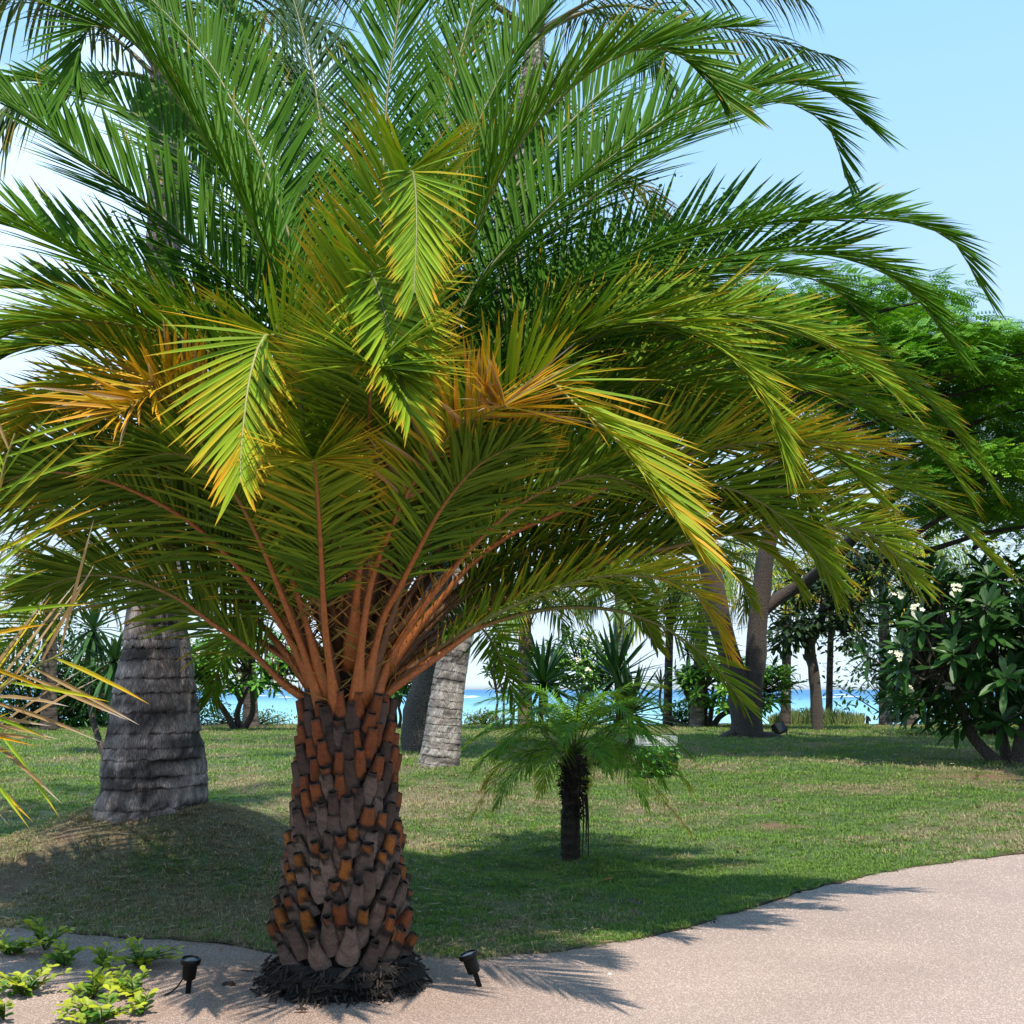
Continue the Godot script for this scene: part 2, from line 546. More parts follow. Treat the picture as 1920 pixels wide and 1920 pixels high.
# ---------------------------------------------------------------- ground
func make_ground() -> void:
	var left := at(287, 1505, 9.6)
	mounds.append([left.x, 9.5, left.y - smoothstep(6.5, 19.0, 9.6) * 0.42 + 0.02, 1.05])
	for q in [[-120, 1728], [0, 1738], [150, 1752], [300, 1760], [420, 1766], [520, 1784], [760, 1790], [900, 1796], [1000, 1788], [1150, 1770], [1270, 1745], [1400, 1710], [1500, 1682], [1600, 1662], [1700, 1646], [1920, 1622], [2100, 1604]]:
		var r := ray(q[0], q[1])
		var d := -EYE.y / r.y
		edge_pts.push_back(Vector2(r.x * d, d))
	mounds.append([at(820, 1450, 17).x, 17.0, 0.10, 0.9])
	var b := hit(1450, 1551); bare.append([b.x, -b.z, 0.34, 0.16])
	b = hit(1850, 1456); bare.append([b.x, -b.z, 0.9, 0.5])
	b = hit(15, 1652); bare.append([b.x, -b.z, 0.28, 0.22])
	b = hit(120, 1575); bare.append([b.x, -b.z, 0.12, 0.12])
	b = hit(230, 1590); bare.append([b.x, -b.z, 0.10, 0.10])
	# lawn sheet
	var lawn := MB.new()
	var cols := 190
	var rows := 120
	for i in cols + 1:
		var t := (i / float(cols)) * 2.0 - 1.0
		var x := 9.0 * t + 29.0 * t * t * t
		var d0 := edge_depth(x) + rough.get_noise_1d(x * 9.0) * 0.07 + rough.get_noise_1d(x * 45.0) * 0.04
		for j in rows + 2:
			var r := maxf(j - 1, 0) / float(rows)
			var d := d0 + (39.5 + rough.get_noise_1d(x * 0.6) * 0.5 - d0) * pow(r, 1.9)
			var y := ground(x, d)
			var c: Color
			if j == 0:
				y = ground(x, d) - 0.06
				c = lin(0.16, 0.09, 0.06)
			else:
				var dr := dryness(x, d)
				c = lin(0.10, 0.18, 0.032).lerp(lin(0.31, 0.255, 0.13), smoothstep(-0.25, 0.75, dr))
				c = c.lerp(lin(0.30, 0.17, 0.09), bareness(x, d))
				c = c.lerp(lin(0.14, 0.06, 0.03), (1.0 - smoothstep(0.0, 0.07, d - d0)) * 0.8)
				y += rough.get_noise_2d(x * 3.0, d * 3.0) * 0.012 - 0.014 * (1.0 - smoothstep(0.0, 0.12, d - d0))
			lawn.vert(Vector3(x, y, -d), Vector3.UP, c)
	for i in cols:
		for j in rows + 1:
			var a := i * (rows + 2) + j
			var b2 := a + rows + 2
			lawn.tri(a, a + 1, b2)
			lawn.tri(b2, a + 1, b2 + 1)
	put("lawn", lawn, M.turf).set_meta("kind", "structure")
	# gravel sheet
	var gp := MB.new()
	for i in 141:
		for j in 101:
			var x := -14.0 + i * 0.2
			var d := -6.0 + j * 0.2
			var y := ground(x, d) - 0.018 + rough.get_noise_2d(x * 0.4, d * 0.4) * 0.012
			if d > edge_depth(x) + 0.3: y -= 0.3
			var c := lin(0.49, 0.385, 0.335) * (1.0 + patch.get_noise_2d(x * 2.0, d * 2.0) * 0.12)
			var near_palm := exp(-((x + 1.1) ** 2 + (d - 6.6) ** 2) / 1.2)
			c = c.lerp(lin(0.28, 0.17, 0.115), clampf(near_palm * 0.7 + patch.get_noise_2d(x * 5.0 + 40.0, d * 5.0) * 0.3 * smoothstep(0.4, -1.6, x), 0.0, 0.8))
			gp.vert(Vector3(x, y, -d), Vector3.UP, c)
	for i in 140:
		for j in 100:
			var a := i * 101 + j
			gp.tri(a, a + 1, a + 101)
			gp.tri(a + 101, a + 1, a + 102)
	put("gravel_path", gp, M.gravel).set_meta("kind", "structure")
	# beach and sea
	var bp := MB.new()
	for i in 41:
		for j in 9:
			var d := 38.8 + j * 6.0
			var y := 0.40 - 3.4 * smoothstep(38.8, 75.0, d)
			bp.vert(Vector3(-200.0 + i * 10.0, y, -d), Vector3.UP, lin(0.5, 0.43, 0.33))
	for i in 40:
		for j in 8:
			var a := i * 9 + j
			bp.tri(a, a + 1, a + 9)
			bp.tri(a + 9, a + 1, a + 10)
	put("beach", bp, M.sand).set_meta("kind", "structure")
	var sp := MB.new()
	var ds := [60.0, 90.0, 115.0, 140.0, 165.0, 190.0, 230.0, 280.0, 340.0, 420.0, 520.0, 650.0, 900.0, 1500.0, 4000.0, 12000.0, 40000.0]
	var deep := [lin(0.36, 0.60, 0.64), lin(0.32, 0.58, 0.64), lin(0.25, 0.52, 0.62), lin(0.21, 0.44, 0.57), lin(0.13, 0.32, 0.53), lin(0.08, 0.22, 0.43), lin(0.09, 0.23, 0.43)]
	for i in 41:
		for j in ds.size():
			var d: float = ds[j]
			var x := (-2.0 + i * 0.1) * d
			var w := clampf(patch.get_noise_2d(x * 0.012, d * 0.02) * 0.8 + j * 0.45 - 0.7, 0.0, 5.99)
			var c: Color = deep[int(w)].lerp(deep[int(w) + 1], w - int(w))
			sp.vert(Vector3(x, -2.5, -d), Vector3.UP, c)
	for i in 40:
		for j in ds.size() - 1:
			var a := i * ds.size() + j
			sp.tri(a, a + 1, a + ds.size())
			sp.tri(a + ds.size(), a + 1, a + ds.size() + 1)
	var sea := put("sea", sp, M.water)
	sea.set_meta("kind", "structure")
	var rng := RandomNumberGenerator.new()
	rng.seed = 55
	for k in 24:
		var d := rng.randf_range(560, 950)
		var px: float = [905.0, 1555.0, 1830.0, 1770.0, 660.0, 480.0][k % 6] + rng.randf_range(-60, 60)
		var c := Vector3(ray(px, 1300).x * d, -2.5, -d)
		var length := rng.randf_range(4, 16)
		var fb := MB.new()
		var p := PackedVector3Array(); var rr := PackedFloat32Array(); var cc := PackedColorArray()
		for q in 9:
			var t := q / 8.0
			p.push_back(c + Vector3((t - 0.5) * length, 0.15, sin(t * 5.0 + k) * 2.0))
			rr.push_back(0.04 + rng.randf_range(0.15, 0.4) * sin(PI * t))
			cc.push_back(lin(0.82, 0.86, 0.88))
		fb.tube(p, rr, cc, 5)
		put("wave_foam", fb, M.foam, sea)

func make_grass() -> void:
	var rng := RandomNumberGenerator.new()
	rng.seed = 4
	var tufts := []
	for variant in 3:
		var b := MB.new()
		for k in 7:
			var az := rng.randf() * TAU
			var e := rng.randf_range(0.25, 1.25)
			var dir := Vector3(cos(az) * cos(e), sin(e), sin(az) * cos(e))
			var p := Vector3(rng.randf_range(-0.02, 0.02), -0.004, rng.randf_range(-0.02, 0.02))
			var w := Color(1, 1, 1) * rng.randf_range(0.8, 1.2)
			b.blade(p, dir, Vector3.UP if absf(dir.y) < 0.8 else Vector3(cos(az), 0, sin(az)), rng.randf_range(0.025, 0.055), 0.0045, w * 0.75, w, w * 1.15, 0.25, 0.2)
		tufts.append(b.mesh(M.grass))
	var where := [[], [], []]
	var tone := [PackedColorArray(), PackedColorArray(), PackedColorArray()]
	for band in [[6.3, 10.5, 1500.0, 1.0], [10.5, 17.0, 520.0, 1.35], [17.0, 39.2, 105.0, 2.1]]:
		var half: float = band[1] * 0.62 + 0.8
		var n := int((band[1] - band[0]) * half * 2.0 * band[2])
		for k in n:
			var d := rng.randf_range(band[0], band[1])
			var x := rng.randf_range(-half, half)
			if absf(x) > d * 0.62 + 0.8 or d < edge_depth(x) + rough.get_noise_1d(x * 9.0) * 0.07 + rough.get_noise_1d(x * 45.0) * 0.04 + rng.randf_range(-0.06, 0.05):
				continue
			var bb := bareness(x, d)
			if rng.randf() < bb * 0.9:
				continue
			var dr := dryness(x, d)
			var c := lin(0.105, 0.235, 0.022).lerp(lin(0.21, 0.31, 0.045), rng.randf())
			var straw := smoothstep(-0.45, 0.95, dr)
			if rng.randf() < straw:
				c = lin(0.48, 0.40, 0.22).lerp(lin(0.28, 0.21, 0.12), rng.randf())
			var s: float = band[3] * rng.randf_range(0.7, 1.25)
			var t := Transform3D(Basis(Vector3.UP, rng.randf() * TAU).scaled(Vector3(s, s * rng.randf_range(0.7, 1.1), s)), Vector3(x, ground(x, d), -d))
			var v := k % 3
			where[v].append(t)
			tone[v].push_back(c)
	for v in 3:
		var o := scatter(["lawn_grass", "short_grass", "mown_grass"][v], tufts[v], where[v], tone[v])
		tag(o, ["short green and straw grass over the whole lawn", "low tufts of lawn grass in dry and green patches", "mown grass blades mixed through the lawn"][v], "grass", "", "stuff")

func make_pebbles() -> void:
	var rng := RandomNumberGenerator.new()
	rng.seed = 9
	var forms := []
	for variant in 3:
		var b := MB.new()
		var ring := PackedInt32Array()
		var top := b.vert(Vector3(rng.randf_range(-0.2, 0.2), 0.55, 0), Vector3.UP, Color.WHITE)
		for j in 6:
			var a := TAU * j / 6.0
			var r := rng.randf_range(0.75, 1.15)
			var p := Vector3(cos(a) * r, rng.randf_range(-0.1, 0.25), sin(a) * r)
			ring.push_back(b.vert(p, (p + Vector3(0, 0.35, 0)).normalized(), Color.WHITE * rng.randf_range(0.9, 1.0)))
		for j in 6:
			var a := TAU * j / 6.0
			b.vert(Vector3(cos(a) * 0.7, -0.5, sin(a) * 0.7), Vector3(cos(a), -0.3, sin(a)).normalized(), Color.WHITE)
		for j in 6:
			var k := (j + 1) % 6
			b.tri(top, ring[k], ring[j])
			b.tri(ring[j], ring[k], ring[j] + 6)
			b.tri(ring[k], ring[k] + 6, ring[j] + 6)
		forms.append(b.mesh(M.pebble))
	var where := [[], [], []]
	var tone := [PackedColorArray(), PackedColorArray(), PackedColorArray()]
	for band in [[3.6, 5.3, 6500.0, 1.1], [5.3, 7.6, 11500.0, 1.0], [7.6, 11.5, 4200.0, 1.35]]:
		var half: float = band[1] * 0.58 + 0.5
		for k in int((band[1] - band[0]) * half * 2.0 * band[2]):
			var d := rng.randf_range(band[0], band[1])
			var x := rng.randf_range(-half, half)
			if absf(x) > d * 0.58 + 0.5 or d > edge_depth(x) - 0.01:
				continue
			var c := lin(0.51, 0.405, 0.355) * (rng.randf_range(0.72, 1.2) * (1.0 + patch.get_noise_2d(x * 2.0, d * 2.0) * 0.12))
			c = c.lerp(lin(0.38, 0.26, 0.20), rng.randf() * 0.3)
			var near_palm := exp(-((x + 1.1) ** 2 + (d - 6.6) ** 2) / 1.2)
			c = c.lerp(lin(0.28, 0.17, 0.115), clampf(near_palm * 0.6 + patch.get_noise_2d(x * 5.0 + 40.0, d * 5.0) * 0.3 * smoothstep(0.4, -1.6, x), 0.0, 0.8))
			var s: float = band[3] * rng.randf_range(0.0026, 0.0052)
			var y := ground(x, d) - 0.018 + rough.get_noise_2d(x * 0.4, d * 0.4) * 0.012 + s * 0.35
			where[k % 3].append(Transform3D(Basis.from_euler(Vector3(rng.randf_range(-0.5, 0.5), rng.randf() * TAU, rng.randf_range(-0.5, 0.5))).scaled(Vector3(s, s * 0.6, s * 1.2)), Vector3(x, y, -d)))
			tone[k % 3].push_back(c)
	for v in 3:
		var o := scatter(["gravel_pebbles", "fine_gravel", "loose_gravel"][v], forms[v], where[v], tone[v])
		tag(o, ["pinkish beige gravel covering the curved path", "fine pale gravel chips strewn on the path", "loose pinkish gravel stones over the path"][v], "gravel", "", "stuff")

# ---------------------------------------------------------------- the date palm
func make_date_palm() -> void:
	var rng := RandomNumberGenerator.new()
	rng.seed = 77
	var foot := Vector3(at(640, 1850, CROWN_D).x, -0.018, -CROWN_D)
	var palm := thing("date_palm", "big stout date palm with orange leaf stalks and yellowing lower fronds at the gravel edge", "palm tree", foot)
	var top := Vector3(at(652, 1330, CROWN_D).x, at(652, 1330, CROWN_D).y, -CROWN_D)
	# core
	var core := MB.new()
	var p := PackedVector3Array(); var r := PackedFloat32Array(); var c := PackedColorArray()
	for k in 14:
		var t := k / 13.0
		p.push_back(foot.lerp(top + Vector3(0, 0.22, 0), t))
		r.push_back(lerpf(0.265, 0.155, pow(t, 0.7)))
		c.push_back(lin(0.045, 0.030, 0.022))
	core.tube(p, r, c, 20)
	put("trunk", core, M.fibre, palm)
	# leaf bases, spiralling up
	var total := 225
	var span := top.y - foot.y + 0.02
	for k in total:
		var t := (k + 0.5) / total
		var az := k * 2.39996 + rng.randf_range(-0.1, 0.1)
		var h := lerpf(0.15, span, pow(t, 0.96))
		var axis := foot.lerp(top, h / span)
		var out := Vector3(cos(az), 0, sin(az))
		var side := out.cross(Vector3.UP)
		var rad := lerpf(0.255, 0.155, t)
		var length := rng.randf_range(0.145, 0.20)
		var lean := lerpf(0.60, 0.34, smoothstep(0.0, 0.4, t)) + rng.randf_range(-0.10, 0.10)
		var w0 := rng.randf_range(0.056, 0.070)
		var w1 := w0 * rng.randf_range(0.40, 0.54)
		var orange_from := rng.randf_range(0.45, 0.8) if t < 0.62 else rng.randf_range(0.22, 0.5)
		if rng.randf() < (0.6 if t < 0.6 else 0.42): orange_from = rng.randf_range(0.84, 1.3)
		var tint := lin(0.30, 0.085, 0.020).lerp(lin(0.42, 0.16, 0.018), rng.randf() * smoothstep(0.7, 0.3, t)) * rng.randf_range(0.75, 1.1)
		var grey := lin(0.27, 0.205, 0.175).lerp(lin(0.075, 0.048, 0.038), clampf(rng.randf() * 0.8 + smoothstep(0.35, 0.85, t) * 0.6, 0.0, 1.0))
		var b := MB.new()
		var stations := 12
		var ragged := []
		for j in 8: ragged.append(rng.randf_range(-0.09, 0.09) + (-0.06 if j == 2 else 0.0))
		var ring := 8
		for q in stations:
			var s := q / float(stations - 1)
			var w := lerpf(w0, w1, smoothstep(0.0, 0.85, s)) * (1.0 + 0.10 * sin(s * 3.0) + rng.randf_range(-0.06, 0.06))
			var th := lerpf(0.042, 0.020, s)
			var mid := axis + out * (rad + length * (lean * s + 0.12 * s * s) + 0.018 * sin(s * PI)) + Vector3(0, length * s * 0.98 - 0.04, 0)
			var nrm := (out - Vector3(0, lean, 0)).normalized()
			for j in ring:
				var a := TAU * j / ring
				var e := sin(a)
				var keel := 1.0 + (0.5 if j == 2 else 0.0)
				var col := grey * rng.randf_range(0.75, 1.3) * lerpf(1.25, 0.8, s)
				var near_o: float = s - orange_from - ragged[j]
				if near_o > 0.0:
					col = tint * rng.randf_range(0.8, 1.15)
					if j % 4 == 0: col = col * 0.45
				elif near_o > -0.17:
					col = lin(0.022, 0.013, 0.010)
				if q >= stations - 1: col = lin(0.07, 0.045, 0.032)
				b.vert(mid + side * (cos(a) * w * rng.randf_range(0.95, 1.05)) + nrm * (e * th * keel), (side * cos(a) * th + nrm * e * w).normalized(), col)
		for q in stations - 1:
			for j in ring:
				var a := q * ring + j
				var d := q * ring + (j + 1) % ring
				b.tri(a, d, a + ring)
				b.tri(d, d + ring, a + ring)
		var last := (stations - 1) * ring
		var endp := Vector3.ZERO
		for j in ring: endp += b.v[last + j] / ring
		var cap := b.vert(endp - Vector3(0, 0.016, 0), Vector3.UP, lin(0.12, 0.075, 0.045))
		for j in ring: b.tri(last + j, last + (j + 1) % ring, cap)
		put("leaf_base", b, M.boot, palm)
	# root mass
	var roots := MB.new()
	var rings := 10
	for q in rings:
		var s := q / float(rings - 1)
		for j in 40:
			var a := TAU * j / 40.0
			var rr := lerpf(0.36, 0.30, s) + 0.05 * sin(PI * s) + rough.get_noise_3d(cos(a) * 6.0 + 50.0, s * 8.0, sin(a) * 6.0) * 0.16
			var cl := lin(0.035, 0.025, 0.02).lerp(lin(0.10, 0.075, 0.06), maxf(0.0, rough.get_noise_2d(a * 40.0, s * 60.0)))
			roots.vert(foot + Vector3(cos(a) * rr, -0.01 + s * 0.17, sin(a) * rr), Vector3(cos(a), 0.2, sin(a)).normalized(), cl)
	for q in rings - 1:
		for j in 40:
			var a := q * 40 + j
			var d := q * 40 + (j + 1) % 40
			roots.tri(a, d, a + 40)
			roots.tri(d, d + 40, a + 40)
	for k in 1100:
		var a := rng.randf() * TAU
		var y := rng.randf_range(0.0, 0.14)
		var sr := rng.randf_range(0.30, 0.42) if y > 0.05 else rng.randf_range(0.34, 0.47)
		var st := foot + Vector3(cos(a) * sr, y, sin(a) * sr)
		var dir := Vector3(cos(a + rng.randf_range(-0.8, 0.8)), rng.randf_range(-1.2, 0.2), sin(a + rng.randf_range(-0.8, 0.8))).normalized()
		var tone := lin(0.06, 0.043, 0.034).lerp(lin(0.17, 0.12, 0.09), rng.randf() * rng.randf())
		roots.tube(PackedVector3Array([st - dir * 0.02, st + dir * 0.012, st + dir * rng.randf_range(0.02, 0.035)]), PackedFloat32Array([0.0055, 0.005, 0.0035]), PackedColorArray([tone, tone, tone]), 4)
	put("root_mass", roots, M.fibre, palm)
	for q in [[-0.12, 0.05, 0.36, 0.8], [0.02, 0.10, 0.37, 0.3]]:
		var sb := MB.new()
		var cst := foot + Vector3(q[0], q[1], q[2])
		sb.blade(cst, Vector3(q[3], 0.3, 0.15).normalized(), Vector3(0.1, 0.3, 1).normalized(), 0.15, 0.03, lin(0.09, 0.07, 0.055), lin(0.13, 0.10, 0.08), lin(0.1, 0.07, 0.05), 0.05, 0.3)
		put("dry_slab", sb, M.boot, palm)
	# fronds: pixels base to tip, depth change, then the look
	var F := [
		# rising and side fronds
		{p = [655, 1150, 600, 700, 550, 470, 490, 300, 440, 200, 390, 115, 295, 10, 180, -90], z = 0.6, roll = 42},
		{p = [650, 1150, 590, 750, 520, 520, 430, 340, 370, 240, 280, 110, 215, 55, 175, 45, 148, 90, 140, 150], z = -0.9, roll = 40},
		{p = [650, 1150, 600, 700, 530, 500, 450, 410, 370, 320, 290, 240, 210, 190, 140, 163, 75, 150, 10, 155], z = 0.9, roll = 48},
		{p = [645, 1180, 560, 720, 480, 570, 405, 500, 292, 397, 197, 328, 73, 226, -60, 140], z = -0.3, roll = 48},
		{p = [640, 1190, 520, 760, 400, 620, 300, 550, 175, 496, 87, 448, 0, 416, -150, 400], z = -0.8, roll = 40, y = 0.08},
		{p = [630, 1220, 560, 860, 500, 760, 420, 680, 320, 627, 262, 616, 204, 605, 95, 603, 0, 634, -60, 680], z = -1.5, roll = 18, y = 0.16},
		{p = [630, 1220, 520, 880, 400, 740, 280, 670, 140, 640, 0, 660, -120, 720], z = 0.4, roll = 25, y = 0.1},
		{p = [665, 1140, 690, 800, 710, 480, 725, 190, 735, 115, 745, 40, 760, -60, 790, -160], z = 0.9, roll = 10},
		{p = [650, 1140, 640, 700, 632, 480, 620, 325, 600, 225, 585, 130, 550, 0, 510, -120], z = 2.2, roll = 0, green = Color(0.045, 0.10, 0.045)},
		{p = [680, 1140, 760, 700, 830, 400, 920, 180, 972, 96, 1033, 0, 1100, -80], z = 0.7, roll = 30},
		{p = [675, 1140, 740, 650, 800, 350, 850, 150, 890, 0, 930, -120], z = 1.7, roll = 15},
		{p = [650, 1140, 610, 700, 560, 420, 490, 200, 440, 60, 380, -80], z = 1.9, roll = 20},
		{p = [690, 1130, 800, 650, 870, 480, 960, 290, 1060, 175, 1150, 110, 1240, 90, 1320, 140, 1357, 190], z = -0.9, roll = 42, y = 0.06},
		{p = [700, 1130, 850, 620, 980, 440, 1100, 330, 1230, 235, 1310, 195, 1385, 167, 1460, 155, 1560, 175, 1625, 235], z = 0.5, roll = 42},
		{p = [700, 1130, 900, 600, 1100, 380, 1300, 240, 1450, 190, 1540, 225, 1570, 275, 1585, 335], z = 1.6, roll = 35},
		{p = [690, 1130, 820, 640, 920, 420, 1050, 250, 1180, 130, 1300, 60, 1400, 50], z = 1.3, roll = 40},
		{p = [710, 1170, 820, 830, 920, 690, 1060, 580, 1185, 530, 1340, 485, 1485, 470, 1620, 495, 1710, 550, 1785, 650], z = 0.6, roll = 42},
		{p = [710, 1160, 850, 760, 1000, 580, 1200, 470, 1350, 430, 1510, 413, 1660, 410, 1770, 440, 1810, 485, 1838, 540], z = 0.8, roll = 40},
		{p = [710, 1170, 900, 760, 1100, 590, 1260, 530, 1385, 508, 1480, 512, 1560, 540, 1610, 585, 1632, 620], z = 1.7, roll = 35},
		{p = [710, 1170, 840, 790, 960, 640, 1100, 560, 1230, 530, 1350, 560, 1450, 640], z = 1.9, roll = 30},
		{p = [705, 1220, 850, 850, 980, 690, 1080, 625, 1170, 600, 1285, 618, 1360, 660, 1415, 720, 1455, 805, 1470, 865], z = -0.3, roll = 24, y = 0.32, y_run = 0.2},
		{p = [705, 1230, 880, 900, 1060, 760, 1200, 715, 1310, 735, 1400, 785, 1465, 865, 1505, 935, 1540, 1010], z = 0.3, roll = 28, y = 0.3, y_run = 0.2},
		{p = [710, 1200, 900, 850, 1100, 720, 1300, 690, 1500, 715, 1680, 795, 1760, 850, 1815, 930], z = 1.2, roll = 38, y = 0.24},
		{p = [710, 1200, 900, 800, 1120, 670, 1350, 620, 1550, 640, 1700, 720, 1790, 810, 1850, 900], z = 1.3, roll = 38, y = 0.18},
		{p = [710, 1200, 900, 790, 1080, 650, 1260, 590, 1440, 600, 1580, 660, 1680, 740], z = 0.0, roll = 38, y = 0.3},
		{p = [705, 1250, 830, 1020, 960, 900, 1120, 830, 1300, 790, 1450, 800, 1560, 850, 1640, 930], z = 0.4, roll = 20, y = 0.25},
		{p = [700, 1300, 770, 1195, 830, 1120, 880, 1060, 960, 1000, 1050, 960, 1195, 885, 1340, 840, 1510, 827, 1640, 840], z = 0.1, roll = -12, y = 0.45, y_run = 0.5, orange = 0.6},
		{p = [710, 1250, 900, 960, 1100, 850, 1300, 830, 1480, 850, 1610, 890, 1740, 935, 1820, 1010, 1880, 1070], z = 1.5, roll = 35, y = 0.26},
		{p = [720, 1320, 770, 1265, 875, 1190, 960, 1115, 1135, 1055, 1285, 1020, 1435, 990, 1550, 988, 1640, 1005, 1710, 1085], z = 0.9, roll = -30, y = 0.2, y_run = 0.3, orange = 0.55},
		{p = [715, 1300, 830, 1150, 960, 1050, 1120, 985, 1290, 940, 1450, 920, 1590, 940, 1690, 1010], z = 0.9, roll = -25, y = 0.2},
		{p = [715, 1310, 800, 1230, 950, 1140, 1100, 1085, 1210, 1080, 1290, 1100, 1330, 1145, 1360, 1215], z = 0.3, roll = -10, y = 0.5, y_run = 0.7, L = 0.34, n = 110},
		{p = [715, 1280, 850, 1180, 1000, 1110, 1120, 1100, 1180, 1130, 1210, 1170, 1232, 1215], z = 1.6, roll = 0, y = 0.12, L = 0.36},
		{p = [715, 1270, 900, 1130, 1100, 1060, 1260, 1035, 1340, 1055, 1390, 1090, 1412, 1135], z = 1.2, roll = 10, y = 0.25, L = 0.3},
		{p = [715, 1270, 900, 1100, 1150, 1020, 1350, 1000, 1430, 1030, 1475, 1065, 1505, 1115], z = 0.8, roll = 10, y = 0.3, L = 0.3},
		{p = [715, 1250, 950, 1050, 1250, 960, 1450, 970, 1530, 1050, 1565, 1120], z = 0.8, roll = 10, y = 0.22, L = 0.42},
		{p = [710, 1240, 880, 1030, 1040, 940, 1220, 900, 1380, 920, 1490, 990, 1560, 1080], z = 0.3, roll = -20, y = 0.2},
		{p = [640, 1190, 500, 800, 370, 660, 220, 580, 80, 540, -60, 545], z = -0.2, roll = 40, y = 0.12},
		{p = [640, 1190, 470, 860, 330, 720, 190, 650, 60, 650, -60, 700], z = -0.7, roll = 30, y = 0.3},
		# low on the left
		{p = [590, 1340, 560, 1230, 500, 1130, 425, 1040, 350, 975, 260, 925, 180, 897, 70, 885, -30, 920], z = -1.2, roll = -45, y = 0.14, orange = 0.85, tip = ORANGE},
		{p = [560, 1330, 530, 1280, 465, 1215, 400, 1170, 330, 1120, 240, 1085, 150, 1080, 60, 1110], z = -0.2, roll = -40, y = 0.16, orange = 0.6},
		{p = [570, 1330, 540, 1230, 470, 1150, 400, 1080, 300, 1010, 150, 960, 0, 950, -80, 970], z = 0.3, roll = -40, y = 0.12, orange = 0.5},
		{p = [600, 1310, 480, 1060, 360, 920, 240, 870, 110, 890, 0, 960, -60, 1020], z = -0.8, roll = -35, y = 0.16, orange = 0.5},
		{p = [610, 1300, 500, 1010, 380, 840, 240, 770, 90, 770, -60, 830], z = -0.4, roll = -10, y = 0.35},
		{p = [640, 1200, 480, 900, 330, 800, 180, 770, 40, 800, -80, 860], z = 0.9, roll = 10, y = 0.25},
		# towards the viewer
		{p = [620, 1340, 580, 1000, 562, 740, 535, 640, 497, 630, 470, 700, 454, 820, 450, 905], z = -1.7, y = 0.5, y_run = 0.3, apart = true, mess = 0.35, rachis = Color(0.4, 0.36, 0.10), W = 0.025, n = 84, start = 0.36},
		{p = [610, 1330, 520, 1000, 420, 830, 350, 750, 315, 722, 285, 735, 225, 775], z = -1.3, y = 0.72, y_run = 0.75, dead = 0.14, orange = 0.5, L = 0.44, end = 1.0, fan = 42.0},
		{p = [600, 1330, 470, 960, 330, 770, 240, 715, 150, 735, 65, 785, 20, 850, 5, 905], z = -1.2, y = 0.5, y_run = 0.4, mess = 0.5},
		{p = [680, 1150, 725, 700, 735, 480, 748, 400, 762, 320, 776, 330, 781, 420, 776, 550], z = -1.7, y = 0.38, y_run = 0.1, mess = 0.5},
		{p = [665, 1200, 665, 800, 672, 600, 690, 512, 712, 555, 745, 680, 770, 780], z = -1.9, y = 0.42, y_run = 0.1, mess = 0.5},
		{p = [660, 1250, 688, 900, 692, 780, 697, 695, 700, 685, 702, 690], z = -1.8, y = 0.3, orange = 0.8, start = 0.42, end = 1.0, fan = 42.0},
		{p = [622, 1400, 612, 1200, 600, 1000, 592, 885, 588, 862, 586, 866], z = -1.5, L = 0.42, y = 0.4, y_run = 0.6, orange = 0.95, start = 0.42, base = 0.06, end = 1.0, fan = 42.0},
		{p = [700, 1350, 770, 1050, 850, 860, 930, 755, 1020, 712, 1085, 765, 1160, 828, 1230, 920, 1312, 1030], z = -1.45, y = 0.5, y_run = 0.3, apart = true, mess = 0.35, rachis = Color(0.4, 0.36, 0.10), W = 0.025, n = 84, start = 0.36},
		{p = [660, 1370, 690, 1120, 740, 975, 785, 890, 850, 810, 925, 770, 950, 762], z = -1.5, y = 0.62, y_run = 0.9, dead = 0.14, L = 0.46, start = 0.42, orange = 0.75, base = 0.06, end = 1.0, fan = 42.0},
		{p = [680, 1340, 715, 1170, 745, 1110, 775, 1050, 830, 950, 900, 870, 980, 830], z = -1.2, roll = -10, y = 0.16, orange = 0.8, start = 0.42},
		{p = [690, 1360, 730, 1240, 800, 1130, 900, 1010, 1000, 930, 1120, 890, 1230, 930, 1290, 1000], z = -0.7, roll = -10, y = 0.16, orange = 0.6, start = 0.42, base = 0.06},
		{p = [600, 1380, 575, 1240, 530, 1120, 480, 1000, 420, 900, 330, 850, 230, 870], z = -1.3, roll = -15, y = 0.2, orange = 0.7, start = 0.42, base = 0.06},
	]
	for f in F:
		var inner: bool = not f.has("orange") and not f.has("base")
		if inner:
			f.p[0] = 655 + (f.p[0] - 655) * 0.35
			f.p[1] += 40
			f.petiole = Color(0.15, 0.065, 0.022)
		var path := traced(f.p, CROWN_D, f.z, f.get("ease", 1.15))
		if f.has("orange") or f.get("start", 0.0) > 0.4:
			f.green = Color(0.031, 0.088, 0.010)
			f.mess = 1.25
		var reach := path[1].lerp(path[2], 0.5) - top
		reach.y = 0
		var root := clampf(path[0].y, top.y - 0.16, top.y + 0.22)
		path[0] = Vector3(top.x, root, top.z) + reach.normalized() * (0.05 if inner else 0.135)
		frond(palm, path, f, rng)
	# the far side of the crown
	for k in 16:
		var az := deg_to_rad(20.0 + 140.0 * k / 15.0 + rng.randf_range(-6, 6))
		var e0 := deg_to_rad([72.0, 50.0, 30.0, 60.0][k % 4])
		var e1 := deg_to_rad([10.0, -35.0, -50.0, -20.0][k % 4])
		frond(palm, arching(top + Vector3(cos(az) * 0.1, 0.1, -sin(az) * 0.1), az, e0, e1, rng.randf_range(3.2, 3.9), 1.5), {roll = 15 if k % 2 else -15, n = 80, y = 0.15 if k % 4 == 2 else 0.0}, rng)

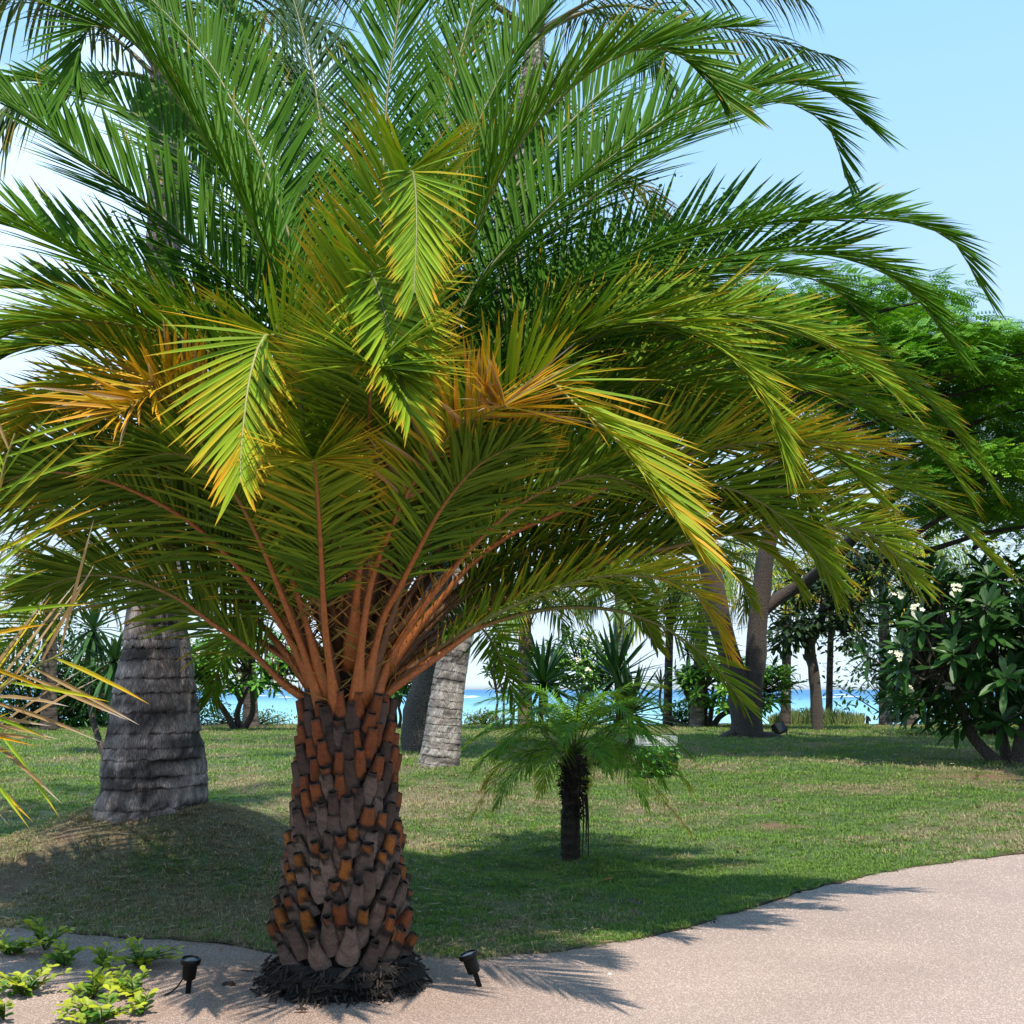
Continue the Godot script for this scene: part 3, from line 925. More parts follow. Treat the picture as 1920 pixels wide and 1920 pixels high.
# the dying fronds of the palm that stands out of the picture on the left
func make_neighbour_palm() -> void:
	var rng := RandomNumberGenerator.new()
	rng.seed = 31
	var foot := Vector3(-4.9, -0.018, -4.6)
	var palm := thing("date_palm", "palm at the left edge showing only thin yellow green and brown dying fronds", "palm tree", foot)
	var b := MB.new()
	b.tube(PackedVector3Array([foot, foot + Vector3(0, 0.6, 0), foot + Vector3(0, 2.1, 0)]), PackedFloat32Array([0.36, 0.3, 0.25]), PackedColorArray([lin(0.08, 0.06, 0.05), lin(0.1, 0.07, 0.05), lin(0.1, 0.05, 0.03)]), 16)
	put("trunk", b, M.fibre, palm)
	var crown := foot + Vector3(0.05, 2.1, 0)
	for f in [
		{p = [-330, 1460, -110, 1352, 0, 1291, 61, 1254, 98, 1234, 128, 1220], y = 0.66, n = 34, L = 0.5, W = 0.016, dead = 0.5, end = 1.0, fan = 40.0, start = 0.35, spread = 1.0, vee = 4.0, roll = 70, d = 4.4},
		{p = [-420, 1500, -180, 1330, -62, 1200, -26, 1080, -12, 980, 2, 890, 28, 812], y = 0.5, n = 52, L = 0.52, W = 0.017, dead = 0.06, end = 0.9, fan = 40.0, start = 0.3, spread = 1.3, vee = 4.0, roll = 70, d = 4.3},
		{p = [-420, 1480, -280, 1430, -130, 1400, -40, 1380, 30, 1375], y = 0.66, n = 30, L = 0.46, W = 0.015, dead = 0.5, end = 1.0, fan = 40.0, start = 0.35, vee = 4.0, roll = 70, d = 4.5},
	]:
		var path := traced(f.p, f.d, -0.15)
		path.insert(0, crown)
		f.rachis = Color(0.32, 0.24, 0.07)
		f.spines = false
		f.droop = 0.06
		frond(palm, path, f, rng)
	for k in 14:
		var az := deg_to_rad(100.0 + k * 12.0)
		frond(palm, arching(crown, az, [1.3, 0.9, 0.6][k % 3], [0.2, -0.4, -0.8][k % 3], 2.4, 1.4), {n = 80, samples = 20}, rng)

# ---------------------------------------------------------------- coconut palms
func coconut_trunk(parent: Node3D, pts: PackedVector3Array, radii: Array, ring_gap: float, tone: Color, rng: RandomNumberGenerator, sides := 22, scars := 0.3) -> void:
	var m := 60
	var line := spline(pts, m)
	var total := 0.0
	for k in m - 1: total += line[k].distance_to(line[k + 1])
	var p := PackedVector3Array(); var r := PackedFloat32Array(); var c := PackedColorArray()
	var s := 0.0
	while s < total:
		var gap := ring_gap * rng.randf_range(0.55, 1.35)
		for q in [[0.0, 0.985, 0.45], [0.1, 1.012, 0.95], [0.45, 1.006, 1.0], [0.88, 0.995, 1.05], [0.97, 0.968, 0.35]]:
			var u := clampf((s + gap * q[0]) / total, 0.0, 1.0)
			var fi := u * (m - 1)
			var i := mini(int(fi), m - 2)
			p.push_back(line[i].lerp(line[i + 1], fi - i))
			var ri := u * (radii.size() - 1)
			var j := mini(int(ri), radii.size() - 2)
			r.push_back(lerpf(radii[j], radii[j + 1], ri - j) * (q[1] + rng.randf_range(-0.006, 0.006)))
			c.push_back(tone * (q[2] * rng.randf_range(0.85, 1.1)))
		s += gap
	var b := MB.new()
	b.tube(p, r, c, sides)
	for k in b.v.size():
		var ax := k / sides
		if ax < p.size():
			var bulge := rough.get_noise_3d(b.v[k].x * 6.0, b.v[k].y * 3.0, b.v[k].z * 6.0)
			b.v[k] = p[ax] + (b.v[k] - p[ax]) * (1.0 + bulge * 0.05) + Vector3(0, rough.get_noise_2d(atan2(b.v[k].x - p[ax].x, b.v[k].z - p[ax].z) * 12.0, ax * 3.0) * ring_gap * 0.24, 0)
			var scar := rough.get_noise_3d(b.v[k].x * 2.2 + 70.0, b.v[k].y * 13.0, b.v[k].z * 2.2)
			if scar > scars:
				b.c[k] = b.c[k] * 0.3
				b.v[k] = b.v[k].lerp(p[ax], 0.045)
			if rough.get_noise_3d(b.v[k].x * 30.0, b.v[k].y * 7.0, b.v[k].z * 30.0) > 0.16: b.c[k] = b.c[k] * 1.7
			b.c[k] = b.c[k] * (1.0 + rough.get_noise_3d(b.v[k].x * 5.0, b.v[k].y * 16.0, b.v[k].z * 5.0 + 30.0) * 0.9)
	put("trunk", b, M.bark, parent)

func make_left_coconut() -> void:
	var rng := RandomNumberGenerator.new()
	rng.seed = 17
	var foot := at(287, 1508, 9.6)
	var palm := thing("coconut_palm", "thick ringed grey coconut palm trunk on a bare earth mound", "palm tree", foot)
	coconut_trunk(palm, PackedVector3Array([foot - Vector3(0, 0.1, 0), at(287, 1440, 9.6), at(291, 1300, 9.6), at(294, 1150, 9.6), at(302, 800, 9.6), at(309, 300, 9.6), at(314, 150, 9.6)]), [0.45, 0.405, 0.335, 0.27, 0.225, 0.20, 0.19, 0.175, 0.165, 0.155, 0.15, 0.145, 0.14, 0.14, 0.13], 0.125, lin(0.38, 0.335, 0.33), rng, 56, 0.15)
	for k in 260:
		pass
	var crown := at(314, 160, 9.6)
	var grey := Color(0.07, 0.105, 0.045)
	var look := {L = 0.62, W = 0.03, n = 62, droop = 0.55, y = 0.05, start = 0.18, vee = -8.0, spines = false, base = 0.06, petiole = Color(0.2, 0.17, 0.08), green = grey, orange = 0.2}
	for f in [
		[[314, 170, 250, 140, 150, 140, 60, 165, 0, 215, -60, 300], -0.9],
		[[316, 165, 400, 105, 480, 95, 545, 120, 600, 190], 1.0],
		[[312, 160, 220, 10, 120, -70, 20, -70, -70, -10], -0.6],
		[[312, 165, 200, 60, 60, 0, -60, 10, -160, 80], 0.6],
		[[314, 160, 330, 20, 380, -120, 460, -200], 0.8],
	]:
		frond(palm, traced(f[0], 9.6, f[1]), look.merged({roll = 10}), rng)
	for k in 9:
		var az := TAU * k / 9.0 + 0.3
		frond(palm, arching(crown, az, deg_to_rad(80 - (k % 3) * 14), deg_to_rad(0 - (k % 3) * 20), 3.4, 1.2), look, rng)
	for k in 6:
		var az := TAU * k / 6.0
		var nb := MB.new()
		ellipsoid(nb, crown + Vector3(cos(az) * 0.2, -0.2, sin(az) * 0.2), Vector3(0.11, 0.13, 0.11), lin(0.12, 0.16, 0.04), 8)
		put("coconut", nb, M.broad, palm)

func ellipsoid(b: MB, c: Vector3, r: Vector3, col: Color, n := 8) -> void:
	var first := b.v.size()
	for i in n + 1:
		var th := PI * i / n
		for j in n * 2:
			var ph := TAU * j / (n * 2)
			var d := Vector3(sin(th) * cos(ph), cos(th), sin(th) * sin(ph))
			b.vert(c + d * r, (d / r).normalized(), col)
	for i in n:
		for j in n * 2:
			var a := first + i * n * 2 + j
			var e := first + i * n * 2 + (j + 1) % (n * 2)
			b.tri(a, a + n * 2, e)
			b.tri(e, a + n * 2, e + n * 2)

func make_leaning_coconut() -> void:
	var rng := RandomNumberGenerator.new()
	rng.seed = 23
	var d := 17.0
	var foot := at(820, 1453, d)
	foot.y = ground(foot.x, d)
	var palm := thing("coconut_palm", "pale grey ringed coconut palm trunk leaning to the right behind the date palm", "palm tree", foot)
	coconut_trunk(palm, PackedVector3Array([foot - Vector3(0, 0.1, 0), at(829, 1390, d), at(840, 1290, d), at(864, 1150, d), at(930, 700, d), at(985, 250, d), at(1005, 70, d)]), [0.31, 0.25, 0.225, 0.205, 0.195, 0.19, 0.185, 0.18, 0.175, 0.17, 0.165, 0.16, 0.16, 0.155, 0.15], 0.11, lin(0.54, 0.48, 0.44), rng, 40)
	var crown := at(1005, 70, d)
	var look := {L = 0.85, W = 0.038, n = 60, droop = 0.6, y = 0.03, start = 0.18, vee = -8.0, spines = false, base = 0.09, petiole = Color(0.25, 0.2, 0.1), green = Color(0.05, 0.085, 0.035), orange = 0.2}
	for f in [
		[[1010, 60, 1150, 10, 1300, 40, 1430, 70, 1570, 110], 0.5, {}],
		[[1000, 75, 1060, 200, 1130, 322, 1190, 343, 1240, 388, 1278, 445], 1.0, {y = 0.5, dead = 0.65}],
		[[1000, 60, 900, 40, 840, 90, 810, 180], -1.0, {y = 0.6, dead = 0.5}],
		[[1005, 60, 1010, -60, 1060, -160, 1150, -220], 0.5, {}],
		[[1000, 60, 940, -60, 840, -140, 700, -150], 0.5, {}],
		[[1000, 65, 950, 110, 905, 200, 890, 320], 0.6, {y = 0.2}],
	]:
		frond(palm, traced(f[0], d, f[1]), look.merged(f[2], true), rng)
	frond(palm, traced([985, -150, 930, -70, 903, 0, 876, 73, 838, 190, 800, 320], d - 0.5, -0.4), look.merged({n = 26, dead = 0.9, petiole = Color(0.62, 0.57, 0.5), rachis = Color(0.6, 0.56, 0.5), base = 0.14, L = 0.6}, true), rng)
	for k in 9:
		var az := TAU * k / 9.0 + 0.2
		frond(palm, arching(crown, az, deg_to_rad(75 - (k % 3) * 25), deg_to_rad(-10 - (k % 3) * 20), 4.6, 1.2), look, rng)

# slim palms along the shore
func shore_palm(px: float, d: float, px_top: float, py_top: float, radius: float, tone: Color, label: String, fronds: int, length: float, y: float, sd: int, boots := false) -> void:
	var rng := RandomNumberGenerator.new()
	rng.seed = sd
	var foot := on_ground(px, d)
	if d > 39.0: foot.y = 0.2
	var palm := thing("shore_palm", label, "palm tree", foot, "slim palms along the shore")
	var crown := at(px_top, py_top, d)
	var mid := foot.lerp(crown, 0.5) + Vector3((px_top - px) * -0.002, 0, 0)
	coconut_trunk(palm, PackedVector3Array([foot - Vector3(0, 0.15, 0), foot.lerp(mid, 0.4), mid, crown]), [radius * 1.25, radius * 1.05, radius, radius * 0.95, radius * 0.9], 0.14, tone, rng, 12)
	if boots:
		var b := MB.new()
		for k in 26:
			var az := rng.randf() * TAU
			var h := rng.randf_range(-0.9, 0.0)
			var o := Vector3(cos(az), 0, sin(az))
			b.blade(crown + Vector3(0, h, 0) + o * radius * 0.8, (o * 0.5 + Vector3(0, 0.8, 0)).normalized(), o, 0.4, 0.12, lin(0.2, 0.11, 0.05), lin(0.3, 0.18, 0.08), lin(0.1, 0.06, 0.03), 0.0, 0.3)
		put("leaf_base", b, M.boot, palm, "stuff")
	for k in fronds:
		var az := TAU * k / fronds + rng.randf_range(-0.25, 0.25)
		var lv := k % 3
		frond(palm, arching(crown, az, deg_to_rad([62.0, 30.0, 5.0][lv] + rng.randf_range(-8, 8)), deg_to_rad([-35.0, -60.0, -75.0][lv]), length * rng.randf_range(0.85, 1.1), 1.2, 9), {samples = 14, n = 34, L = 0.7, W = 0.045, droop = 0.55, y = y + rng.randf_range(-0.1, 0.2), start = 0.15, vee = -5.0, spines = false, base = 0.06, sides = 5, petiole = Color(0.25, 0.2, 0.08), green = Color(0.07, 0.13, 0.03), orange = 0.15, roll = rng.randf_range(-30, 30)}, rng)

# ---------------------------------------------------------------- the small palm
func make_small_palm() -> void:
	var rng := RandomNumberGenerator.new()
	rng.seed = 3
	var foot := hit(1070, 1612)
	var d := -foot.z
	var palm := thing("pygmy_palm", "small feathery green palm with a dark shaggy trunk on the lawn", "palm tree", foot)
	var b := MB.new()
	var line := spline(PackedVector3Array([foot - Vector3(0, 0.05, 0), at(1069, 1560, d), at(1071, 1500, d), at(1077, 1415, d)]), 24)
	var r := PackedFloat32Array(); var c := PackedColorArray()
	for k in 24:
		r.push_back(0.074 + 0.008 * (k % 2))
		c.push_back(lin(0.13, 0.10, 0.075) * (1.0 if k % 2 else 0.55))
	b.tube(line, r, c, 12)
	put("trunk", b, M.fibre, palm)
	# shaggy skirt of old leaf bases and fibre
	var sk := MB.new()
	for k in 620:
		var py := rng.randf_range(1420, 1535)
		var az := rng.randf() * TAU
		var o := Vector3(cos(az), 0, sin(az))
		var rad := lerpf(0.115, 0.078, smoothstep(1455.0, 1525.0, py)) * rng.randf_range(0.75, 1.0)
		var p := at(1075, py, d) + o * rad
		var dir := (o * rng.randf_range(0.1, 0.8) + Vector3(rng.randf_range(-0.4, 0.4), rng.randf_range(-0.9, 0.7), 0)).normalized()
		var t := lin(0.03, 0.022, 0.018).lerp(lin(0.10, 0.07, 0.05), rng.randf() * rng.randf())
		sk.blade(p, dir, o, rng.randf_range(0.03, 0.07), 0.022, t, t, t, 0.1, 0.3)
	for k in 150:
		var az := k * 2.39996
		var o := Vector3(cos(az), 0, sin(az))
		var p := foot + Vector3(0, 0.01 + 0.37 * k / 150.0, 0) + o * 0.07
		var t := lin(0.10, 0.075, 0.055) * rng.randf_range(0.5, 1.4)
		sk.blade(p, (o * 0.45 + Vector3(0, 0.9, 0)).normalized(), o, 0.04, 0.03, t, t * 1.2, t * 0.5, 0.0, 0.3)
	put("fibre_skirt", sk, M.fibre, palm)
	for q in [1084, 1092, 1097, 1100]:
		var hb := MB.new()
		var p0 := at(q, 1490, d - 0.08)
		hb.tube(PackedVector3Array([p0, p0 + Vector3(0.01, -0.18, 0.01), p0 + Vector3(-0.01 + (q - 1090) * 0.002, -rng.randf_range(0.38, 0.52), 0.02)]), PackedFloat32Array([0.010, 0.008, 0.004]), PackedColorArray([lin(0.07, 0.045, 0.03), lin(0.09, 0.06, 0.04), lin(0.10, 0.06, 0.04)]), 5)
		put("hanging_stalk", hb, M.fibre, palm)
	var crown := at(1077, 1412, d)
	for k in 34:
		var az := k * 2.39996
		var lv := k / 34.0
		var e0 := deg_to_rad(lerpf(86.0, 8.0, lv) + rng.randf_range(-5, 5))
		var e1 := deg_to_rad(lerpf(-15.0, -68.0, lv))
		var tipy := 0.45 if lv > 0.75 and k % 2 == 0 else 0.04
		frond(palm, arching(crown + Vector3(cos(az), 0, -sin(az)) * 0.04, az, e0, e1, rng.randf_range(0.88, 1.12), 1.15), {samples = 22, n = 70, L = 0.21, W = 0.0085, droop = 0.3, y = tipy * 0.6 + rng.randf_range(0.02, 0.16), y_run = tipy, start = 0.2, vee = 8.0, spines = false, base = 0.014, sides = 5, petiole = Color(0.09, 0.14, 0.03), rachis = Color(0.10, 0.15, 0.03), green = Color(0.085, 0.24, 0.018), orange = 0.3}, rng)
	frond(palm, traced([1078, 1415, 1140, 1400, 1200, 1440, 1245, 1500, 1290, 1556], d, -0.4), {samples = 22, n = 50, L = 0.17, W = 0.008, droop = 0.3, y = 0.5, y_run = 1.2, dead = 0.15, start = 0.2, vee = 8.0, spines = false, base = 0.014, sides = 5, rachis = Color(0.2, 0.14, 0.04), petiole = Color(0.09, 0.14, 0.03)}, rng)
	frond(palm, traced([1075, 1415, 1020, 1405, 965, 1430, 920, 1475, 885, 1530], d, -0.3), {samples = 22, n = 50, L = 0.17, W = 0.008, droop = 0.3, y = 0.45, y_run = 1.0, start = 0.2, vee = 8.0, spines = false, base = 0.014, sides = 5, rachis = Color(0.2, 0.14, 0.04), petiole = Color(0.09, 0.14, 0.03)}, rng)

# ---------------------------------------------------------------- shrubs and trees
func rosette(b: MB, c: Vector3, axis: Vector3, n: int, length: float, wid: float, col: Color, rng: RandomNumberGenerator, flat := 0.5) -> void:
	var u := axis.cross(Vector3(0.3, 0.2, 1)).normalized()
	var w := axis.cross(u)
	for k in n:
		var a := k * 2.39996
		var e := lerpf(1.15, -0.25, float(k) / n) * flat + 0.15
		var o := u * cos(a) + w * sin(a)
		var dir := (o * cos(e) + axis * sin(e)).normalized()
		var nn := (axis * cos(e) - o * sin(e)).normalized()
		var t := col * rng.randf_range(0.7, 1.3)
		b.blade(c, dir, nn, length * rng.randf_range(0.7, 1.1), wid * rng.randf_range(0.85, 1.1), t * 0.9, t, t, rng.randf_range(0.05, 0.3), 0.22, true)

func blossoms(b: MB, c: Vector3, face: Vector3, rng: RandomNumberGenerator, size: float, n := 6) -> void:
	var u := face.cross(Vector3(0.2, 1, 0.1)).normalized()
	var w := u.cross(face).normalized()
	for k in n:
		var p := c + u * rng.randf_range(-1.9, 1.9) * size + w * rng.randf_range(-1.0, 1.4) * size + face * rng.randf_range(0.0, 1.0) * size
		var tilt := (face + u * rng.randf_range(-0.5, 0.5) + w * rng.randf_range(-0.3, 0.7)).normalized()
		var a0 := u.cross(tilt).normalized()
		var a1 := a0.cross(tilt)
		for j in 5:
			var a := TAU * j / 5.0 + k
			var dir := (a0 * cos(a) + a1 * sin(a) + tilt * 0.3).normalized()
			b.blade(p, dir, tilt, size, size * 0.66, lin(0.82, 0.72, 0.34), lin(0.84, 0.83, 0.76), lin(0.84, 0.84, 0.80), 0.05, 0.1, true)

func plumeria(label: String, foot: Vector3, centre: Vector3, size: Vector3, tips: int, leaf_len: float, col: Color, flowers: float, sd: int, apart := 0, leaves_each := 13) -> void:
	var rng := RandomNumberGenerator.new()
	rng.seed = sd
	var tree := thing("plumeria", label, "shrub", foot, "plumeria bushes")
	var wood := MB.new()
	var forks := []
	var trunks := 3
	for k in trunks:
		var a := TAU * k / trunks + rng.randf()
		var p1 := foot + Vector3(cos(a) * 0.12, 0, sin(a) * 0.12)
		var p3 := foot.lerp(centre, 0.42) + Vector3(cos(a) * size.x * 0.3, 0, sin(a) * size.z * 0.3)
		var p2 := p1.lerp(p3, 0.5) + Vector3(rng.randf_range(-0.12, 0.12), 0, rng.randf_range(-0.12, 0.12))
		var r0 := size.x * 0.035 + 0.02
		wood.tube(spline(PackedVector3Array([p1 - Vector3(0, 0.1, 0), p2, p3]), 8), PackedFloat32Array([r0 * 1.3, r0 * 1.15, r0 * 1.05, r0, r0 * 0.95, r0 * 0.9, r0 * 0.85, r0 * 0.8]), tones(8, lin(0.16, 0.13, 0.11)), 7)
		for j in 3:
			var a2 := a + (j - 1) * 0.8
			var p4 := p3 + Vector3(cos(a2) * size.x * 0.28, (centre.y - p3.y) * rng.randf_range(0.5, 0.9), sin(a2) * size.z * 0.28)
			wood.tube(spline(PackedVector3Array([p3, p3.lerp(p4, 0.5) + Vector3(0, 0.06, 0), p4]), 5), PackedFloat32Array([r0 * 0.8, r0 * 0.7, r0 * 0.62, r0 * 0.56, r0 * 0.5]), tones(5, lin(0.15, 0.125, 0.10)), 6)
			forks.append(p4)
	var leaves := MB.new()
	var petals := MB.new()
	var made := 0
	for k in tips:
		var v := Vector3(rng.randfn(), rng.randfn() * 0.9 + 0.25, rng.randfn()).normalized() * pow(rng.randf_range(0.25, 1.0), 0.45)
		v.y = maxf(v.y, -0.75)
		var tip := centre + v * size
		var best: Vector3 = forks[0]
		for f in forks:
			if tip.distance_to(f) < tip.distance_to(best): best = f
		wood.tube(PackedVector3Array([best, best.lerp(tip, 0.55) - Vector3(0, 0.12 * size.y, 0), tip]), PackedFloat32Array([0.026, 0.02, 0.014]), tones(3, lin(0.13, 0.12, 0.08)), 5)
		var axis := (v * 0.8 + Vector3(0, 0.9, 0)).normalized()
		if made < apart and v.z > -0.15:
			for q in leaves_each:
				var one := MB.new()
				leaf_of(one, tip, axis, q, leaves_each, leaf_len, col, rng)
				put("leaf", one, M.broad, tree)
				made += 1
		else:
			for q in leaves_each: leaf_of(leaves, tip, axis, q, leaves_each, leaf_len, col, rng)
		if rng.randf() < flowers: blossoms(petals, tip + axis * leaf_len * 0.5 + Vector3(0, 0, 0.12), (axis + Vector3(0, 0, 0.9)).normalized(), rng, 0.045 if apart else 0.05)
	put("branches", wood, M.wood, tree)
	put("foliage", leaves, M.broad, tree, "stuff")
	if petals.v.size(): put("blossoms", petals, M.petal, tree, "stuff")

func leaf_of(b: MB, c: Vector3, axis: Vector3, k: int, n: int, length: float, col: Color, rng: RandomNumberGenerator) -> void:
	var u := axis.cross(Vector3(0.3, 0.2, 1)).normalized()
	var w := axis.cross(u)
	var a := k * 2.39996
	var e := lerpf(0.95, -0.3, float(k) / n)
	var o := u * cos(a) + w * sin(a)
	var dir := (o * cos(e) + axis * sin(e)).normalized()
	var nn := (axis * cos(e) - o * sin(e)).normalized()
	var t := col * rng.randf_range(0.7, 1.35)
	b.blade(c - axis * (0.12 * k / n), dir, nn, length * rng.randf_range(0.7, 1.12), length * 0.27, t * 1.1, t, t, rng.randf_range(0.05, 0.3), 0.25, true)

func tones(n: int, c: Color) -> PackedColorArray:
	var out := PackedColorArray()
	for k in n: out.push_back(c * (0.85 + 0.3 * fmod(k * 0.618, 1.0)))
	return out

# a bush of small leaves in clumps over thin stems
func bush(called: String, label: String, category: String, foot: Vector3, size: Vector3, n: int, leaf_len: float, col: Color, sd: int, flower := Color(0, 0, 0), flower_share := 0.0, group := "") -> void:
	var rng := RandomNumberGenerator.new()
	rng.seed = sd
	var o := thing(called, label, category, foot, group)
	var stems := MB.new()
	var leaves := MB.new()
	var petals := MB.new()
	var clumps := []
	for k in maxi(7, n / 70):
		var v := Vector3(rng.randfn(), absf(rng.randfn()), rng.randfn()).normalized() * rng.randf_range(0.45, 0.95)
		var c := foot + Vector3(0, size.y * 0.15, 0) + v * size * Vector3(1, 0.82, 1)
		clumps.append(c)
		stems.tube(PackedVector3Array([foot + Vector3(rng.randf_range(-0.15, 0.15) * size.x, 0, rng.randf_range(-0.15, 0.15) * size.z), foot.lerp(c, 0.5) + Vector3(0, -0.05, 0), c]), PackedFloat32Array([0.03, 0.022, 0.01]), tones(3, lin(0.11, 0.08, 0.06)), 5)
	for k in n:
		var c: Vector3 = clumps[k % clumps.size()]
		var v := Vector3(rng.randfn(), rng.randfn() * 0.75, rng.randfn()) * 0.16
		var p := c + v * Vector3(size.x, size.y * 1.2, size.z) * 1.2
		if p.y < foot.y + 0.02: p.y = foot.y + rng.randf_range(0.02, 0.3)
		var dir := (v.normalized() + Vector3(rng.randf_range(-0.7, 0.7), rng.randf_range(-0.3, 0.6), rng.randf_range(-0.7, 0.7))).normalized()
		var t := col * rng.randf_range(0.6, 1.4)
		leaves.blade(p, dir, (Vector3.UP + Vector3(rng.randf_range(-0.6, 0.6), 0, rng.randf_range(-0.6, 0.6))).normalized(), leaf_len * rng.randf_range(0.7, 1.2), leaf_len * 0.42, t, t, t * 1.1, 0.15, 0.2, true)
		if rng.randf() < flower_share:
			var fp := p + (dir + Vector3(0, 0.4, 0.5)) * leaf_len * 0.5
			for j in 4:
				var a := TAU * j / 4.0
				petals.blade(fp, Vector3(cos(a), 0.5, sin(a)).normalized(), Vector3.UP, leaf_len * 0.5, leaf_len * 0.4, flower, flower, flower * 1.1, 0.1, 0.1, true)
	put("stems", stems, M.wood, o)
	put("foliage", leaves, M.small, o, "stuff")
	if petals.v.size(): put("blossoms", petals, M.petal, o, "stuff")

func yucca(label: String, foot: Vector3, heads: Array, length: float, col: Color, sd: int, n := 46, hang := 0.0) -> void:
	var rng := RandomNumberGenerator.new()
	rng.seed = sd
	var o := thing("yucca", label, "plant", foot, "sword leaved yuccas")
	var stems := MB.new()
	for h in heads:
		var c: Vector3 = h
		stems.tube(spline(PackedVector3Array([foot - Vector3(0, 0.05, 0), Vector3(c.x, lerpf(foot.y, c.y, 0.4), c.z), c]), 8), PackedFloat32Array([0.06, 0.055, 0.05, 0.045, 0.045, 0.04, 0.04, 0.035]), tones(8, lin(0.13, 0.105, 0.085)), 7)
	put("stem", stems, M.wood, o)
	for h in heads:
		var c: Vector3 = h
		for k in n:
			var az := k * 2.39996
			var e := lerpf(1.35, -0.75 - hang, pow(float(k) / n, 1.0)) + rng.randf_range(-0.15, 0.15)
			var dir := Vector3(cos(az) * cos(e), sin(e), sin(az) * cos(e))
			var nn := Vector3(-cos(az) * sin(e), cos(e), -sin(az) * sin(e))
			var t := col * rng.randf_range(0.7, 1.25)
			var one := MB.new()
			one.blade(c, dir, nn, length * rng.randf_range(0.8, 1.1), length * 0.085, t * 0.8, t, t, 0.02 + hang * 0.5 * rng.randf(), 0.35)
			put("leaf", one, M.broad, o)

func limb(b: MB, pts: Array, r0: float, r1: float, col: Color, count := 14, sides := 12) -> void:
	var p := PackedVector3Array()
	for q in pts: p.push_back(q)
	var line := spline(p, count)
	var r := PackedFloat32Array()
	for k in count:
		r.push_back(lerpf(r0, r1, k / float(count - 1)) * (1.0 + 0.08 * rough.get_noise_1d(k * 9.0 + r0 * 100.0)))
	var first := b.v.size()
	b.tube(line, r, tones(count, col), sides)
	for k in range(first, b.v.size()):
		b.v[k] += b.n[k] * rough.get_noise_3dv(b.v[k] * 4.0) * r0 * 0.22

func spray_mesh() -> ArrayMesh:
	var b := MB.new()
	for s: float in [-1.0, 1.0]:
		for k in 6:
			var t := (k + 0.5) / 6.0
			var base := Vector3(t * 0.38, -t * t * 0.05, 0)
			var pin := Vector3(0.35, -0.05, s).normalized()
			for j in 4:
				var q := base + pin * (0.035 + j * 0.038)
				var w := Color(1, 1, 1) * (0.85 + 0.3 * fmod((k * 4 + j) * 0.618, 1.0))
				b.blade(q, Vector3(0.8, -0.1, s * 0.55).normalized(), Vector3(0.1 * s, 1, 0.1 * (j - 1.5)).normalized(), 0.062, 0.032, w, w, w, 0.1, 0.2)
	return b.mesh(M.small)

